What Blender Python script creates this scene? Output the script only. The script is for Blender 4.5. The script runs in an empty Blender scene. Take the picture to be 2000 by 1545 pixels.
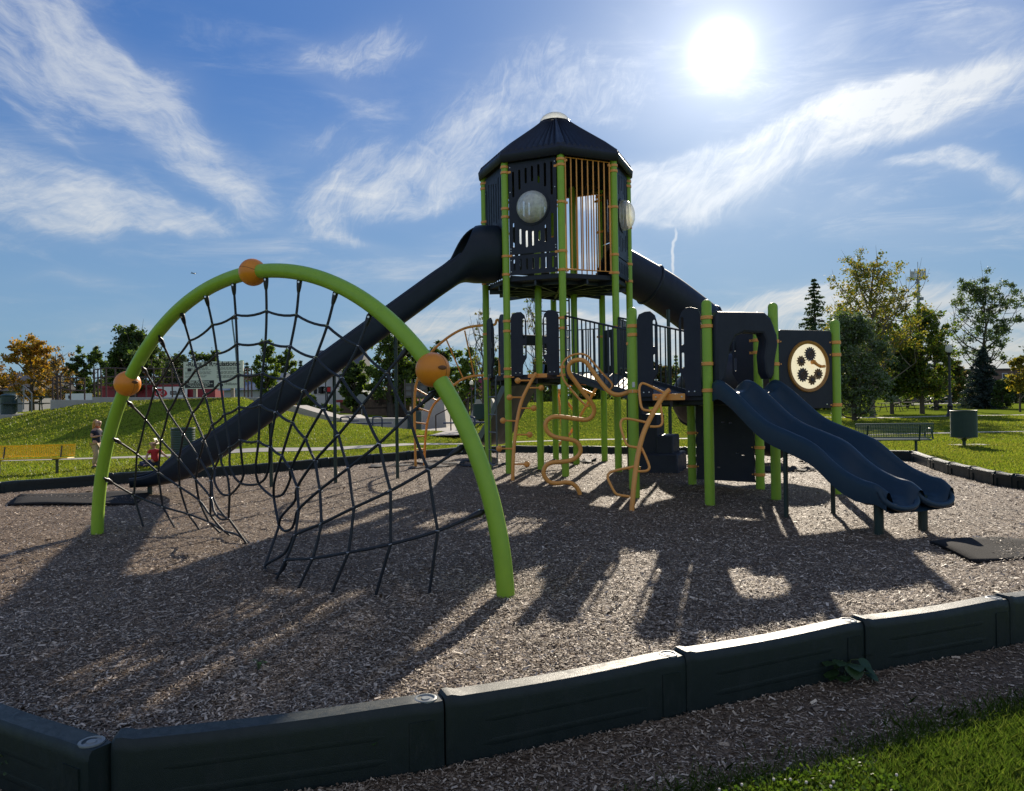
import bpy, bmesh, math, random
import numpy as np
from mathutils import Vector, Matrix, Quaternion
sc = bpy.context.scene
C = bpy.context.collection
R = math.radians
# ------------------------------------------------------------------ camera
F = 1430.0
CAM = Vector((0, 0, 1.38))
ROLL, PITCH = R(-0.92), R(0.34)
cd = bpy.data.cameras.new('camera')
cam = bpy.data.objects.new('camera', cd); C.objects.link(cam)
CM = Matrix.Rotation(R(90) + PITCH, 3, 'X') @ Matrix.Rotation(ROLL, 3, 'Z')
cam.matrix_world = Matrix.Translation(CAM) @ CM.to_4x4()
cd.sensor_width = 36.0; cd.lens = 36.0 * F / 2000.0
cd.clip_start = 0.05; cd.clip_end = 6000
sc.camera = cam
sc.render.resolution_x = 1024; sc.render.resolution_y = 791
# ------------------------------------------------------------------ exposure
sc.view_settings.view_transform = 'Standard'
try: sc.view_settings.look = 'None'
except Exception: pass
sc.view_settings.exposure = 0.55
sc.view_settings.gamma = 1.0
sc.view_settings.use_curve_mapping = False
sc.cycles.max_bounces = 8; sc.cycles.transparent_max_bounces = 12
sc.cycles.use_denoising = True
# ------------------------------------------------------------------ measured directions
def ray(px, py):
    return CM @ Vector(((px - 1000) / F, -(py - 772.5) / F, -1.0))
def at(px, py, Y):
    """point of the photograph's ray at depth Y (metres in front of the camera)"""
    d = ray(px, py); return CAM + d * (Y / d.y)
def gnd(px, py, z=0.0):
    d = ray(px, py); return CAM + d * ((z - CAM.z) / d.z)
def zat(px, py, Y): return at(px, py, Y).z
def azel(px, py):
    d = ray(px, py).normalized()
    return math.atan2(d.x, d.y), math.asin(d.z)
# ------------------------------------------------------------------ sun and sky
SUN_AZ, SUN_EL = azel(1408, 102)
SUN_DIR = Vector((math.sin(SUN_AZ) * math.cos(SUN_EL), math.cos(SUN_AZ) * math.cos(SUN_EL), math.sin(SUN_EL)))
sl = bpy.data.lights.new('sun', 'SUN'); sl.energy = 5.0; sl.angle = R(0.5); sl.color = (1.0, 0.89, 0.73)
so = bpy.data.objects.new('sun', sl); C.objects.link(so)
so.rotation_euler = (-SUN_DIR).to_track_quat('-Z', 'Y').to_euler()
so.location = (6, 40, 40)

world = bpy.data.worlds.new('World'); sc.world = world; world.use_nodes = True
def build_sky():
    nt = world.node_tree; N, L = nt.nodes, nt.links; N.clear()
    def n(t, **kw):
        x = N.new(t)
        for k, v in kw.items(): setattr(x, k, v)
        return x
    def put(sock, v):
        if hasattr(v, 'is_output') or isinstance(v, bpy.types.NodeSocket): L.new(v, sock)
        else: sock.default_value = v
    def m(op, a, b=0.0, c=0.0, clamp=False):
        x = n('ShaderNodeMath', operation=op, use_clamp=clamp)
        put(x.inputs[0], a); put(x.inputs[1], b)
        if op in ('MULTIPLY_ADD', 'SMOOTH_MIN', 'WRAP', 'COMPARE'): put(x.inputs[2], c)
        return x.outputs[0]
    def mix(f, a, b, bt='MIX'):
        x = n('ShaderNodeMix', data_type='RGBA', blend_type=bt)
        put(x.inputs[0], f); put(x.inputs[6], a); put(x.inputs[7], b); return x.outputs[2]
    def ramp(v, lo, hi):
        x = n('ShaderNodeMapRange', interpolation_type='SMOOTHSTEP'); put(x.inputs[0], v)
        x.inputs[1].default_value = lo; x.inputs[2].default_value = hi; return x.outputs[0]
    sky = n('ShaderNodeTexSky', sky_type='NISHITA', sun_disc=False)
    sky.sun_elevation = SUN_EL; sky.sun_rotation = SUN_AZ
    sky.altitude = 600; sky.air_density = 1.0; sky.dust_density = 0.35; sky.ozone_density = 3.2
    tc = n('ShaderNodeTexCoord')
    nz = n('ShaderNodeVectorMath', operation='NORMALIZE'); L.new(tc.outputs['Generated'], nz.inputs[0])
    D = nz.outputs[0]
    sx = n('ShaderNodeSeparateXYZ'); L.new(D, sx.inputs[0])
    X, Y, Z = sx.outputs
    az = m('ARCTAN2', X, Y); el = m('ARCSINE', Z)
    # circumsolar glare (round the sun's own direction)
    dp = n('ShaderNodeVectorMath', operation='DOT_PRODUCT'); L.new(D, dp.inputs[0]); dp.inputs[1].default_value = SUN_DIR
    ang = m('ARCCOSINE', m('MINIMUM', dp.outputs['Value'], 0.999999))
    core = m('MULTIPLY', m('EXPONENT', m('MULTIPLY', m('POWER', m('DIVIDE', ang, R(1.3)), 2.0), -1.0)), 1.6)
    halo = m('MULTIPLY', m('EXPONENT', m('DIVIDE', ang, -R(4.4))), 0.58)
    wide = m('MULTIPLY', m('EXPONENT', m('DIVIDE', ang, -R(15))), 0.15)
    glow = m('ADD', core, m('ADD', halo, wide))
    # cirrus: bands of their own direction and place, torn by stretched noise
    def blob(cx, cy, ex, ey, w):
        """band through photo-measured sky direction (cx,cy), reaching to (ex,ey), half width w (px)"""
        a0, e0 = azel(cx, cy); a1, e1 = azel(ex, ey)
        ln = math.hypot(a1 - a0, e1 - e0); ca, sa = (a1 - a0) / ln, (e1 - e0) / ln
        da = m('SUBTRACT', azw, a0); de = m('SUBTRACT', elw, e0)
        p = m('DIVIDE', m('ADD', m('MULTIPLY', da, ca), m('MULTIPLY', de, sa)), ln)
        q = m('DIVIDE', m('SUBTRACT', m('MULTIPLY', de, ca), m('MULTIPLY', da, sa)), w / F)
        r2 = m('ADD', m('POWER', m('ABSOLUTE', p), 2.0), m('POWER', m('ABSOLUTE', q), 2.0))
        return m('EXPONENT', m('MULTIPLY', r2, -1.0))
    wn = n('ShaderNodeTexNoise'); wn.inputs['Scale'].default_value = 5.0; wn.inputs['Detail'].default_value = 5
    L.new(D, wn.inputs['Vector'])
    ws = n('ShaderNodeSeparateColor'); L.new(wn.outputs['Color'], ws.inputs[0])
    azw = m('ADD', az, m('MULTIPLY', m('SUBTRACT', ws.outputs[0], 0.5), 0.12))
    elw = m('ADD', el, m('MULTIPLY', m('SUBTRACT', ws.outputs[1], 0.5), 0.10))
    def group(blobs, angle, along, across, lo, hi, seed, dist=0.9):
        tot = None
        for b in blobs:
            g = m('MULTIPLY', blob(*b[:5]), b[5] if len(b) > 5 else 1.0)
            tot = g if tot is None else m('ADD', tot, g)
        ca, sa = math.cos(angle), math.sin(angle)
        p = m('ADD', m('MULTIPLY', azw, ca), m('MULTIPLY', elw, sa))
        q = m('SUBTRACT', m('MULTIPLY', elw, ca), m('MULTIPLY', azw, sa))
        cv = n('ShaderNodeCombineXYZ'); L.new(m('MULTIPLY', p, along), cv.inputs[0]); L.new(m('MULTIPLY', q, across), cv.inputs[1]); cv.inputs[2].default_value = seed
        t = n('ShaderNodeTexNoise'); t.inputs['Scale'].default_value = 1.0; t.inputs['Detail'].default_value = 9
        t.inputs['Roughness'].default_value = 0.62; t.inputs['Distortion'].default_value = dist * 0.5
        L.new(cv.outputs[0], t.inputs['Vector'])
        cv2 = n('ShaderNodeCombineXYZ'); c2, s2 = math.cos(0.55), math.sin(0.55); L.new(m('MULTIPLY', m('ADD', m('MULTIPLY', p, c2), m('MULTIPLY', q, s2)), along * 1.5), cv2.inputs[0]); L.new(m('MULTIPLY', m('SUBTRACT', m('MULTIPLY', q, c2), m('MULTIPLY', p, s2)), across * 1.9), cv2.inputs[1]); cv2.inputs[2].default_value = seed + 31
        t2 = n('ShaderNodeTexNoise'); t2.inputs['Scale'].default_value = 1.0; t2.inputs['Detail'].default_value = 7
        t2.inputs['Roughness'].default_value = 0.76; t2.inputs['Distortion'].default_value = dist * 0.6
        L.new(cv2.outputs[0], t2.inputs['Vector'])
        v = m('ADD', m('MULTIPLY', t.outputs[0], 0.52), m('MULTIPLY', t2.outputs[0], 0.48))
        # threshold falls where the band is strong
        thr = m('SUBTRACT', m('ADD', v, m('MULTIPLY', m('MINIMUM', tot, 1.25), 0.36)), 0.36)
        tm = m('MINIMUM', m('MULTIPLY', tot, 1.15), 1.0)
        return m('ADD', m('MULTIPLY', ramp(thr, lo - 0.03, hi + 0.06), tm), m('MULTIPLY', m('MULTIPLY', tm, tm), 0.10))
    SK = R(-38)
    g1 = group([(200, 130, 420, 330, 75, .9), (330, 260, 520, 420, 55, .9), (60, 60, 200, 150, 90, .9), (90, 250, 230, 380, 50, .8),
                (350, 140, 430, 180, 40, .5), (520, 400, 660, 450, 45, .7)], R(-38), 9, 24, 0.40, 0.78, 1.7)
    g2 = group([(150, 400, 420, 440, 55, 1.0), (40, 350, 200, 430, 70, .9), (330, 420, 560, 440, 30, .8), (250, 330, 330, 400, 25, .5), (130, 535, 240, 545, 16, .9)], R(-14), 10, 28, 0.40, 0.78, 4.1)
    g3 = group([(720, 110, 830, 80, 55, 1.05), (620, 120, 680, 150, 35, .7), (600, 290, 720, 250, 42, .8), (800, 380, 980, 350, 55, 1.1), (700, 420, 850, 410, 40, 1.0), (690, 480, 750, 495, 14, .8), (950, 200, 1150, 120, 90, .55), (900, 280, 1000, 200, 70, .5), (700, 340, 780, 300, 40, .7), (1230, 180, 1330, 300, 120, .55), (1130, 230, 1330, 160, 60, .5), (1090, 130, 1250, 60, 60, .35)], R(24), 12, 26, 0.40, 0.80, 7.3, 1.6)
    g4 = group([(1480, 300, 1750, 220, 42, 1.2), (1800, 210, 2060, 110, 58, 1.25), (1330, 375, 1600, 340, 42, 1.1), (1290, 330, 1430, 310, 30, .7), (1240, 395, 1400, 410, 32, .9), (1700, 190, 1960, 130, 30, .6), (2300, 60, 2600, 0, 80, 1.0)], R(17), 10, 24, 0.36, 0.72, 9.9, 1.0)
    g5 = group([(1930, 350, 2050, 390, 28, 1.0), (1820, 330, 1980, 300, 24, .8), (1660, 400, 1740, 380, 22, .7), (1750, 330, 1840, 330, 15, .7), (1560, 440, 1660, 430, 16, .45), (2200, 400, 2500, 380, 60, .9)], R(-8), 12, 28, 0.40, 0.78, 12.5, 1.4)
    g6 = group([(1700, 640, 2500, 640, 62, 1.15), (1150, 655, 1600, 655, 45, .9), (1600, 700, 2600, 700, 40, .9), (60, 690, 400, 690, 14, .4), (90, 650, 260, 648, 8, .5), (1300, 600, 1700, 570, 22, .7), (1900, 590, 2300, 590, 34, .9), (600, 640, 900, 640, 30, .35), (880, 650, 1100, 630, 36, .9), (700, 560, 900, 560, 30, .5)], R(2), 4.5, 62, 0.40, 0.74, 15.2, 0.6)
    g7 = group([(1318, 470, 1321, 400, 3.2, 1.3)], R(90), 30, 50, 0.2, 0.5, 2.2, 0.2)
    cl = m('MAXIMUM', m('MAXIMUM', m('MAXIMUM', g1, g2), m('MAXIMUM', g3, g4)), m('MAXIMUM', g5, m('MAXIMUM', g6, m('MULTIPLY', g7, .7))))
    # soft thin veil everywhere
    veil = n('ShaderNodeTexNoise'); veil.inputs['Scale'].default_value = 3.0; veil.inputs['Detail'].default_value = 6; veil.inputs['Distortion'].default_value = .7
    mp = n('ShaderNodeMapping'); mp.inputs['Scale'].default_value = (1.0, 1.0, 3.0); L.new(D, mp.inputs[0]); L.new(mp.outputs[0], veil.inputs['Vector'])
    gf = n('ShaderNodeMapping'); gf.inputs['Scale'].default_value = (5.0, 9.0, 26.0); gf.inputs['Rotation'].default_value = (R(18), R(-20), 0); L.new(D, gf.inputs[0])
    gt = n('ShaderNodeTexNoise'); gt.inputs['Scale'].default_value = 1.0; gt.inputs['Detail'].default_value = 9; gt.inputs['Roughness'].default_value = .68; gt.inputs['Distortion'].default_value = .5; L.new(gf.outputs[0], gt.inputs['Vector'])
    vl = m('ADD', m('MULTIPLY', ramp(veil.outputs[0], 0.45, 0.8), 0.20), m('MULTIPLY', m('MULTIPLY', ramp(gt.outputs[0], 0.46, 0.80), ramp(veil.outputs[0], 0.36, 0.66)), 0.55))
    cl = m('MINIMUM', m('ADD', m('MULTIPLY', cl, 0.76), vl), 0.92)
    # bright cloud sheet added behind the viewer as fill for the shaded sides
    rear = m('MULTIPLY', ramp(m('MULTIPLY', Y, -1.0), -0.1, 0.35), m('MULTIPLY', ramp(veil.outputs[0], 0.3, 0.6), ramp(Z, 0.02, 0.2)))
    cl = m('MULTIPLY', cl, ramp(Z, 0.0, 0.03))
    bg = n('ShaderNodeBackground'); bg.inputs[1].default_value = 0.1
    bw = n('ShaderNodeRGBToBW'); L.new(sky.outputs[0], bw.inputs[0])
    cmp_ = n('ShaderNodeVectorMath', operation='SCALE'); L.new(sky.outputs[0], cmp_.inputs[0])
    L.new(m('DIVIDE', 1.0, m('ADD', 1.0, m('DIVIDE', bw.outputs[0], 3.2))), cmp_.inputs['Scale'])
    tint = mix(1.0, cmp_.outputs[0], (0.49, 0.85, 1.26, 1), 'MULTIPLY')
    tint = mix(m('MULTIPLY', m('SUBTRACT', 1.0, ramp(Z, 0.0, 0.45)), 0.62), tint, (2.15, 3.25, 4.2, 1))
    warm = mix(ramp(Z, 0.0, 0.26), (4.5, 4.3, 3.85, 1), (4.7, 4.95, 5.2, 1))
    ws_ = n('ShaderNodeVectorMath', operation='SCALE'); L.new(warm, ws_.inputs[0]); L.new(m('ADD', 1.0, m('MULTIPLY', m('EXPONENT', m('DIVIDE', ang, -R(12))), 0.4)), ws_.inputs['Scale'])
    base = mix(cl, tint, ws_.outputs[0])
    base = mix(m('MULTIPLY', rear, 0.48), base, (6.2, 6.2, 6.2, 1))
    gl = n('ShaderNodeVectorMath', operation='SCALE'); gl.inputs[0].default_value = (10.0, 9.7, 9.2); L.new(glow, gl.inputs['Scale'])
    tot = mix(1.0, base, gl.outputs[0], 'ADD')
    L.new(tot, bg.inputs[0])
    out = n('ShaderNodeOutputWorld'); L.new(bg.outputs[0], out.inputs[0])
build_sky()
try:
    world.cycles.sampling_method = 'MANUAL'; world.cycles.sample_map_resolution = 512
except Exception: pass
# ------------------------------------------------------------------ materials
def mat(name, col, rough=0.5, metal=0.0, spec=0.5, noise=None, bump=None, trans=None, island=None, coat=0.0, emit=None, scuff=None):
    """noise=(scale, amount, dark colour); bump=(scale, strength, distance); trans=(colour, mix) leaf translucency; island=list of colours picked per leaf/chip"""
    M = bpy.data.materials.new(name); M.use_nodes = True
    nt = M.node_tree; N, L = nt.nodes, nt.links
    b = N['Principled BSDF']; out = N['Material Output']
    b.inputs['Base Color'].default_value = (*col, 1); b.inputs['Roughness'].default_value = rough
    b.inputs['Metallic'].default_value = metal; b.inputs['Specular IOR Level'].default_value = spec
    b.inputs['Coat Weight'].default_value = coat
    tc = N.new('ShaderNodeTexCoord'); csock = None
    if island:
        g = N.new('ShaderNodeNewGeometry'); r = N.new('ShaderNodeValToRGB'); r.color_ramp.interpolation = 'LINEAR'
        L.new(g.outputs['Random Per Island'], r.inputs[0])
        el = r.color_ramp.elements
        while len(el) < len(island): el.new(0.5)
        for i, c in enumerate(island): el[i].position = i / max(1, len(island) - 1); el[i].color = (*c, 1)
        csock = r.outputs[0]
    if noise:
        t = N.new('ShaderNodeTexNoise'); t.inputs['Scale'].default_value = noise[0]; t.inputs['Detail'].default_value = 6; t.inputs['Roughness'].default_value = 0.65
        L.new(tc.outputs['Object'], t.inputs['Vector'])
        mr = N.new('ShaderNodeMapRange'); mr.inputs[1].default_value = 0.35; mr.inputs[2].default_value = 0.7; mr.inputs[4].default_value = noise[1]
        L.new(t.outputs[0], mr.inputs[0])
        mx = N.new('ShaderNodeMix'); mx.data_type = 'RGBA'; L.new(mr.outputs[0], mx.inputs[0])
        if csock: L.new(csock, mx.inputs[6])
        else: mx.inputs[6].default_value = (*col, 1)
        mx.inputs[7].default_value = (*noise[2], 1); csock = mx.outputs[2]
    if scuff:
        mp = N.new('ShaderNodeMapping'); mp.inputs['Scale'].default_value = (1, 1, .35); mp.inputs['Rotation'].default_value = (.5, .3, 0); L.new(tc.outputs['Object'], mp.inputs[0])
        t1 = N.new('ShaderNodeTexNoise'); t1.inputs['Scale'].default_value = scuff[0]; t1.inputs['Detail'].default_value = 9; t1.inputs['Roughness'].default_value = .8; t1.inputs['Distortion'].default_value = 1.2; L.new(mp.outputs[0], t1.inputs['Vector'])
        r1 = N.new('ShaderNodeMapRange'); r1.inputs[1].default_value = .56; r1.inputs[2].default_value = .74; r1.inputs[4].default_value = scuff[1]; L.new(t1.outputs[0], r1.inputs[0])
        m1 = N.new('ShaderNodeMix'); m1.data_type = 'RGBA'; L.new(r1.outputs[0], m1.inputs[0])
        if csock: L.new(csock, m1.inputs[6])
        else: m1.inputs[6].default_value = (*col, 1)
        m1.inputs[7].default_value = (*scuff[2], 1); csock = m1.outputs[2]
        rr = N.new('ShaderNodeMapRange'); rr.inputs[1].default_value = .45; rr.inputs[2].default_value = .75; rr.inputs[3].default_value = rough; rr.inputs[4].default_value = min(1, rough + .3); L.new(t1.outputs[0], rr.inputs[0]); L.new(rr.outputs[0], b.inputs['Roughness'])
    if csock: L.new(csock, b.inputs['Base Color'])
    if bump:
        t = N.new('ShaderNodeTexNoise'); t.inputs['Scale'].default_value = bump[0]; t.inputs['Detail'].default_value = 4
        L.new(tc.outputs['Object'], t.inputs['Vector'])
        bp = N.new('ShaderNodeBump'); bp.inputs['Strength'].default_value = bump[1]; bp.inputs['Distance'].default_value = bump[2]
        L.new(t.outputs[0], bp.inputs['Height']); L.new(bp.outputs[0], b.inputs['Normal'])
    if trans:
        tr = N.new('ShaderNodeBsdfTranslucent')
        if csock:
            mm = N.new('ShaderNodeMix'); mm.data_type = 'RGBA'; mm.blend_type = 'MULTIPLY'; mm.inputs[0].default_value = 1.0
            L.new(csock, mm.inputs[6]); mm.inputs[7].default_value = (*trans[0], 1); L.new(mm.outputs[2], tr.inputs[0])
        else: tr.inputs[0].default_value = (*[c * k for c, k in zip(col, trans[0])], 1)
        ms = N.new('ShaderNodeMixShader'); ms.inputs[0].default_value = trans[1]
        L.new(b.outputs[0], ms.inputs[1]); L.new(tr.outputs[0], ms.inputs[2]); L.new(ms.outputs[0], out.inputs[0])
    if emit:
        b.inputs['Emission Color'].default_value = (*emit[0], 1); b.inputs['Emission Strength'].default_value = emit[1]
    return M
GREEN = mat('lime_powder_coat', (0.30, 0.50, 0.032), 0.38, noise=(9, 0.45, (0.235, 0.41, 0.035)), scuff=(11, .45, (.17, .24, .06)), bump=(260, 0.06, 0.002))
ORANGE = mat('orange_powder_coat', (0.93, 0.40, 0.085), 0.40, noise=(7, 0.4, (0.80, 0.34, 0.085)), bump=(260, 0.06, 0.002))
BALLM = mat('orange_ball_plastic', (0.86, 0.28, 0.015), 0.32, noise=(14, 0.4, (0.70, 0.22, 0.02)), scuff=(13, .4, (.50, .20, .05)))
NAVY = mat('navy_plastic', (0.016, 0.020, 0.034), 0.46, spec=0.35, noise=(5, 0.5, (0.025, 0.029, 0.046)), scuff=(9, .5, (.060, .062, .070)), bump=(420, 0.12, 0.002))
DARKSLIDE = mat('near_black_slide_plastic', (0.009, 0.016, 0.027), 0.36, spec=0.3, noise=(4, 0.5, (0.014, 0.023, 0.036)), scuff=(7, .4, (.045, .052, .062)), bump=(300, 0.08, 0.002))
SLIDEM = mat('slide_blue_plastic', (0.016, 0.040, 0.064), 0.30, spec=0.32, noise=(4, 0.5, (0.026, 0.046, 0.072)), scuff=(7, .45, (.070, .085, .10)), bump=(300, 0.08, 0.002))
STEELD = mat('dark_coated_steel', (0.018, 0.026, 0.040), 0.38)
POLEG = mat('dark_green_pole', (0.018, 0.040, 0.034), 0.4)
ROPE = mat('black_rope', (0.010, 0.014, 0.020), 0.55, bump=(500, 0.5, 0.004))
CLAMPM = mat('zinc_clamp', (0.72, 0.72, 0.70), 0.3, metal=0.9)
BLACKP = mat('black_plastic', (0.012, 0.012, 0.014), 0.4)
TIMBER = mat('black_green_border_plastic', (0.006, 0.014, 0.015), 0.42, spec=0.4, noise=(24, 0.6, (0.012, 0.022, 0.022)), scuff=(12, .6, (.045, .045, .040)), bump=(330, 0.35, 0.004))
GREYP = mat('grey_pin_cap', (0.20, 0.22, 0.22), 0.45)
STICK = mat('white_sticker', (0.7, 0.72, 0.68), 0.5)
def clear_plastic(name, col, mixes, dif=0.0):
    M = bpy.data.materials.new(name); M.use_nodes = True; nt = M.node_tree; N, L = nt.nodes, nt.links
    out = N['Material Output']; N.remove(N['Principled BSDF'])
    tl = N.new('ShaderNodeBsdfTranslucent'); tl.inputs[0].default_value = (*col, 1)
    gs = N.new('ShaderNodeBsdfGlossy'); gs.inputs['Roughness'].default_value = 0.12; gs.inputs[0].default_value = (0.9, 0.9, 0.9, 1)
    tp = N.new('ShaderNodeBsdfTransparent'); tp.inputs[0].default_value = (0.86, 0.88, 0.86, 1)
    tx = N.new('ShaderNodeTexNoise'); tx.inputs['Scale'].default_value = 9; tx.inputs['Detail'].default_value = 6
    mr = N.new('ShaderNodeMapRange'); mr.inputs[1].default_value = 0.3; mr.inputs[2].default_value = 0.75; mr.inputs[3].default_value = mixes[0]; mr.inputs[4].default_value = mixes[1]
    L.new(tx.outputs[0], mr.inputs[0])
    df = N.new('ShaderNodeBsdfDiffuse'); df.inputs[0].default_value = (*col, 1); td = N.new('ShaderNodeMixShader'); td.inputs[0].default_value = dif; L.new(tl.outputs[0], td.inputs[1]); L.new(df.outputs[0], td.inputs[2])
    a = N.new('ShaderNodeMixShader'); L.new(mr.outputs[0], a.inputs[0]); L.new(tp.outputs[0], a.inputs[1]); L.new(td.outputs[0], a.inputs[2])
    fr_ = N.new('ShaderNodeLayerWeight'); fr_.inputs[0].default_value = 0.22; fr = N.new('ShaderNodeMath'); fr.operation = 'MULTIPLY_ADD'; fr.inputs[1].default_value = 0.45; fr.inputs[2].default_value = 0.04; L.new(fr_.outputs['Facing'], fr.inputs[0])
    c = N.new('ShaderNodeMixShader'); L.new(fr.outputs[0], c.inputs[0]); L.new(a.outputs[0], c.inputs[1]); L.new(gs.outputs[0], c.inputs[2])
    L.new(c.outputs[0], out.inputs[0]); return M
BUBBLE = clear_plastic('scuffed_clear_plastic', (0.99, 0.97, 0.86), (0.36, 0.56), 0.15)
BUBBLE2 = clear_plastic('whitened_clear_plastic', (0.97, 0.96, 0.90), (0.55, 0.90), 0.7)  # same clear plastic, whitened so the shaded front bubble looks brighter
DISCM = clear_plastic('frosted_clear_plastic', (0.74, 0.73, 0.64), (0.78, 0.98))
# ------------------------------------------------------------------ mesh building
class MB:
    def __init__(s): s.v = []; s.f = []; s.mi = []
    def add(s, vs, fs, mi=0):
        o = len(s.v); s.v += [tuple(v) for v in vs]; s.f += [tuple(o + i for i in f) for f in fs]; s.mi += [mi] * len(fs); return s
    def box(s, c, size, rot=None, mi=0):
        c = Vector(c); h = [x / 2 for x in size]
        vs = [Vector((x * h[0], y * h[1], z * h[2])) for x in (-1, 1) for y in (-1, 1) for z in (-1, 1)]
        if rot is not None: vs = [rot @ v for v in vs]
        return s.add([v + c for v in vs], [(0, 1, 3, 2), (4, 6, 7, 5), (0, 4, 5, 1), (2, 3, 7, 6), (0, 2, 6, 4), (1, 5, 7, 3)], mi)
    def tube(s, pts, r, n=10, cap=True, mi=0):
        pts = [Vector(p) for p in pts]; rs = list(r) if hasattr(r, '__len__') else [r] * len(pts)
        if len(pts) < 2: return s
        vs, fs = [], []; prev = None
        for i, p in enumerate(pts):
            t = (pts[min(i + 1, len(pts) - 1)] - pts[max(i - 1, 0)])
            t = t.normalized() if t.length > 1e-9 else Vector((0, 0, 1))
            if prev is None:
                a = Vector((0, 0, 1)) if abs(t.z) < 0.9 else Vector((0, 1, 0))
                u = t.cross(a).normalized()
            else:
                u = prev - t * prev.dot(t)
                u = u.normalized() if u.length > 1e-6 else t.orthogonal().normalized()
            prev = u; w = t.cross(u)
            for k in range(n):
                a = 2 * math.pi * k / n; vs.append(p + (u * math.cos(a) + w * math.sin(a)) * rs[i])
        for i in range(len(pts) - 1):
            for k in range(n):
                k2 = (k + 1) % n; fs.append((i * n + k, i * n + k2, (i + 1) * n + k2, (i + 1) * n + k))
        if cap: fs.append(tuple(range(n - 1, -1, -1))); fs.append(tuple((len(pts) - 1) * n + k for k in range(n)))
        return s.add(vs, fs, mi)
    def ring(s, c, axis, R_, r, n=28, m=8, mi=0):
        c = Vector(c); ax = Vector(axis).normalized(); u = ax.orthogonal().normalized(); w = ax.cross(u); vs, fs = [], []
        for i in range(n):
            a = 2 * math.pi * i / n; d = u * math.cos(a) + w * math.sin(a)
            for k in range(m):
                b = 2 * math.pi * k / m; vs.append(c + d * (R_ + r * math.cos(b)) + ax * r * math.sin(b))
        for i in range(n):
            for k in range(m):
                fs.append((i * m + k, ((i + 1) % n) * m + k, ((i + 1) % n) * m + (k + 1) % m, i * m + (k + 1) % m))
        return s.add(vs, fs, mi)
    def lathe(s, c, prof, n=24, axis=(0, 0, 1), mi=0, cap=True):
        """prof: (radius, height) from the bottom up"""
        c = Vector(c); ax = Vector(axis).normalized()
        u = Vector((1, 0, 0)) if abs(ax.z) > 0.99 else ax.orthogonal().normalized(); w = ax.cross(u); vs, fs = [], []
        for r, h in prof:
            for k in range(n):
                a = 2 * math.pi * k / n; vs.append(c + ax * h + (u * math.cos(a) + w * math.sin(a)) * max(r, 1e-5))
        for i in range(len(prof) - 1):
            for k in range(n):
                k2 = (k + 1) % n; fs.append((i * n + k, i * n + k2, (i + 1) * n + k2, (i + 1) * n + k))
        if cap and prof[0][0] > 1e-4: fs.append(tuple(range(n - 1, -1, -1)))
        if cap and prof[-1][0] > 1e-4: fs.append(tuple((len(prof) - 1) * n + k for k in range(n)))
        return s.add(vs, fs, mi)
    def ball(s, c, r, n=20, m=12, sq=(1, 1, 1), mi=0):
        c = Vector(c); vs, fs = [], []
        for i in range(m + 1):
            th = math.pi * i / m
            for k in range(n):
                a = 2 * math.pi * k / n
                vs.append(c + Vector((r * sq[0] * math.sin(th) * math.cos(a), r * sq[1] * math.sin(th) * math.sin(a), -r * sq[2] * math.cos(th))))
        for i in range(m):
            for k in range(n):
                k2 = (k + 1) % n; fs.append((i * n + k, i * n + k2, (i + 1) * n + k2, (i + 1) * n + k))
        return s.add(vs, fs, mi)
    def grid(s, rows, closed=False, mi=0):
        n = len(rows[0]); vs = [p for r in rows for p in r]; fs = []
        for i in range(len(rows) - 1):
            for k in range(n if closed else n - 1):
                k2 = (k + 1) % n; fs.append((i * n + k, i * n + k2, (i + 1) * n + k2, (i + 1) * n + k))
        return s.add(vs, fs, mi)
    def prism(s, poly, a, b, mi=0):
        """poly: (x,y) outline, extruded from z=a to z=b"""
        n = len(poly); vs = [(x, y, a) for x, y in poly] + [(x, y, b) for x, y in poly]
        fs = [tuple(range(n - 1, -1, -1)), tuple(range(n, 2 * n))] + [(i, (i + 1) % n, n + (i + 1) % n, n + i) for i in range(n)]
        return s.add(vs, fs, mi)
    def xform(s, M): s.v = [tuple(M @ Vector(v)) for v in s.v]; return s
    def merge(s, o, M=None, mi=None):
        vs = o.v if M is None else [tuple(M @ Vector(v)) for v in o.v]; k = len(s.v)
        s.v += list(vs); s.f += [tuple(i + k for i in f) for f in o.f]; s.mi += (o.mi if mi is None else [mi] * len(o.f)); return s
    def build(s, name, mats, parent=None, smooth=True, angle=38, bevel=0.0, loc=None, solid=0.0):
        me = bpy.data.meshes.new(name); me.from_pydata(s.v, [], s.f)
        for m in (mats if isinstance(mats, (list, tuple)) else [mats]): me.materials.append(m)
        if len(me.materials) > 1: me.polygons.foreach_set('material_index', s.mi)
        bm = bmesh.new(); bm.from_mesh(me); bmesh.ops.recalc_face_normals(bm, faces=bm.faces); bm.to_mesh(me); bm.free()
        if smooth:
            me.polygons.foreach_set('use_smooth', [True] * len(me.polygons)); me.set_sharp_from_angle(angle=R(angle))
        return link(name, me, parent, bevel, loc, solid)
def link(name, me, parent=None, bevel=0.0, loc=None, solid=0.0):
    o = bpy.data.objects.new(name, me); C.objects.link(o)
    if loc is not None: o.location = loc
    if parent is not None:
        o.parent = parent
        if loc is None and not parent.get('local'): o.matrix_parent_inverse = parent_world(parent).inverted()
    if solid:
        md = o.modifiers.new('thickness', 'SOLIDIFY'); md.thickness = abs(solid); md.offset = -1 if solid > 0 else 1
    if bevel:
        md = o.modifiers.new('edge', 'BEVEL'); md.width = bevel; md.segments = 2; md.limit_method = 'ANGLE'; md.angle_limit = R(40)
    return o
def parent_world(o):
    W = Matrix.Identity(4)
    while o is not None:
        W = o.matrix_parent_inverse @ o.matrix_basis @ W if o.parent else o.matrix_basis @ W
        o = o.parent
    return W
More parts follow.
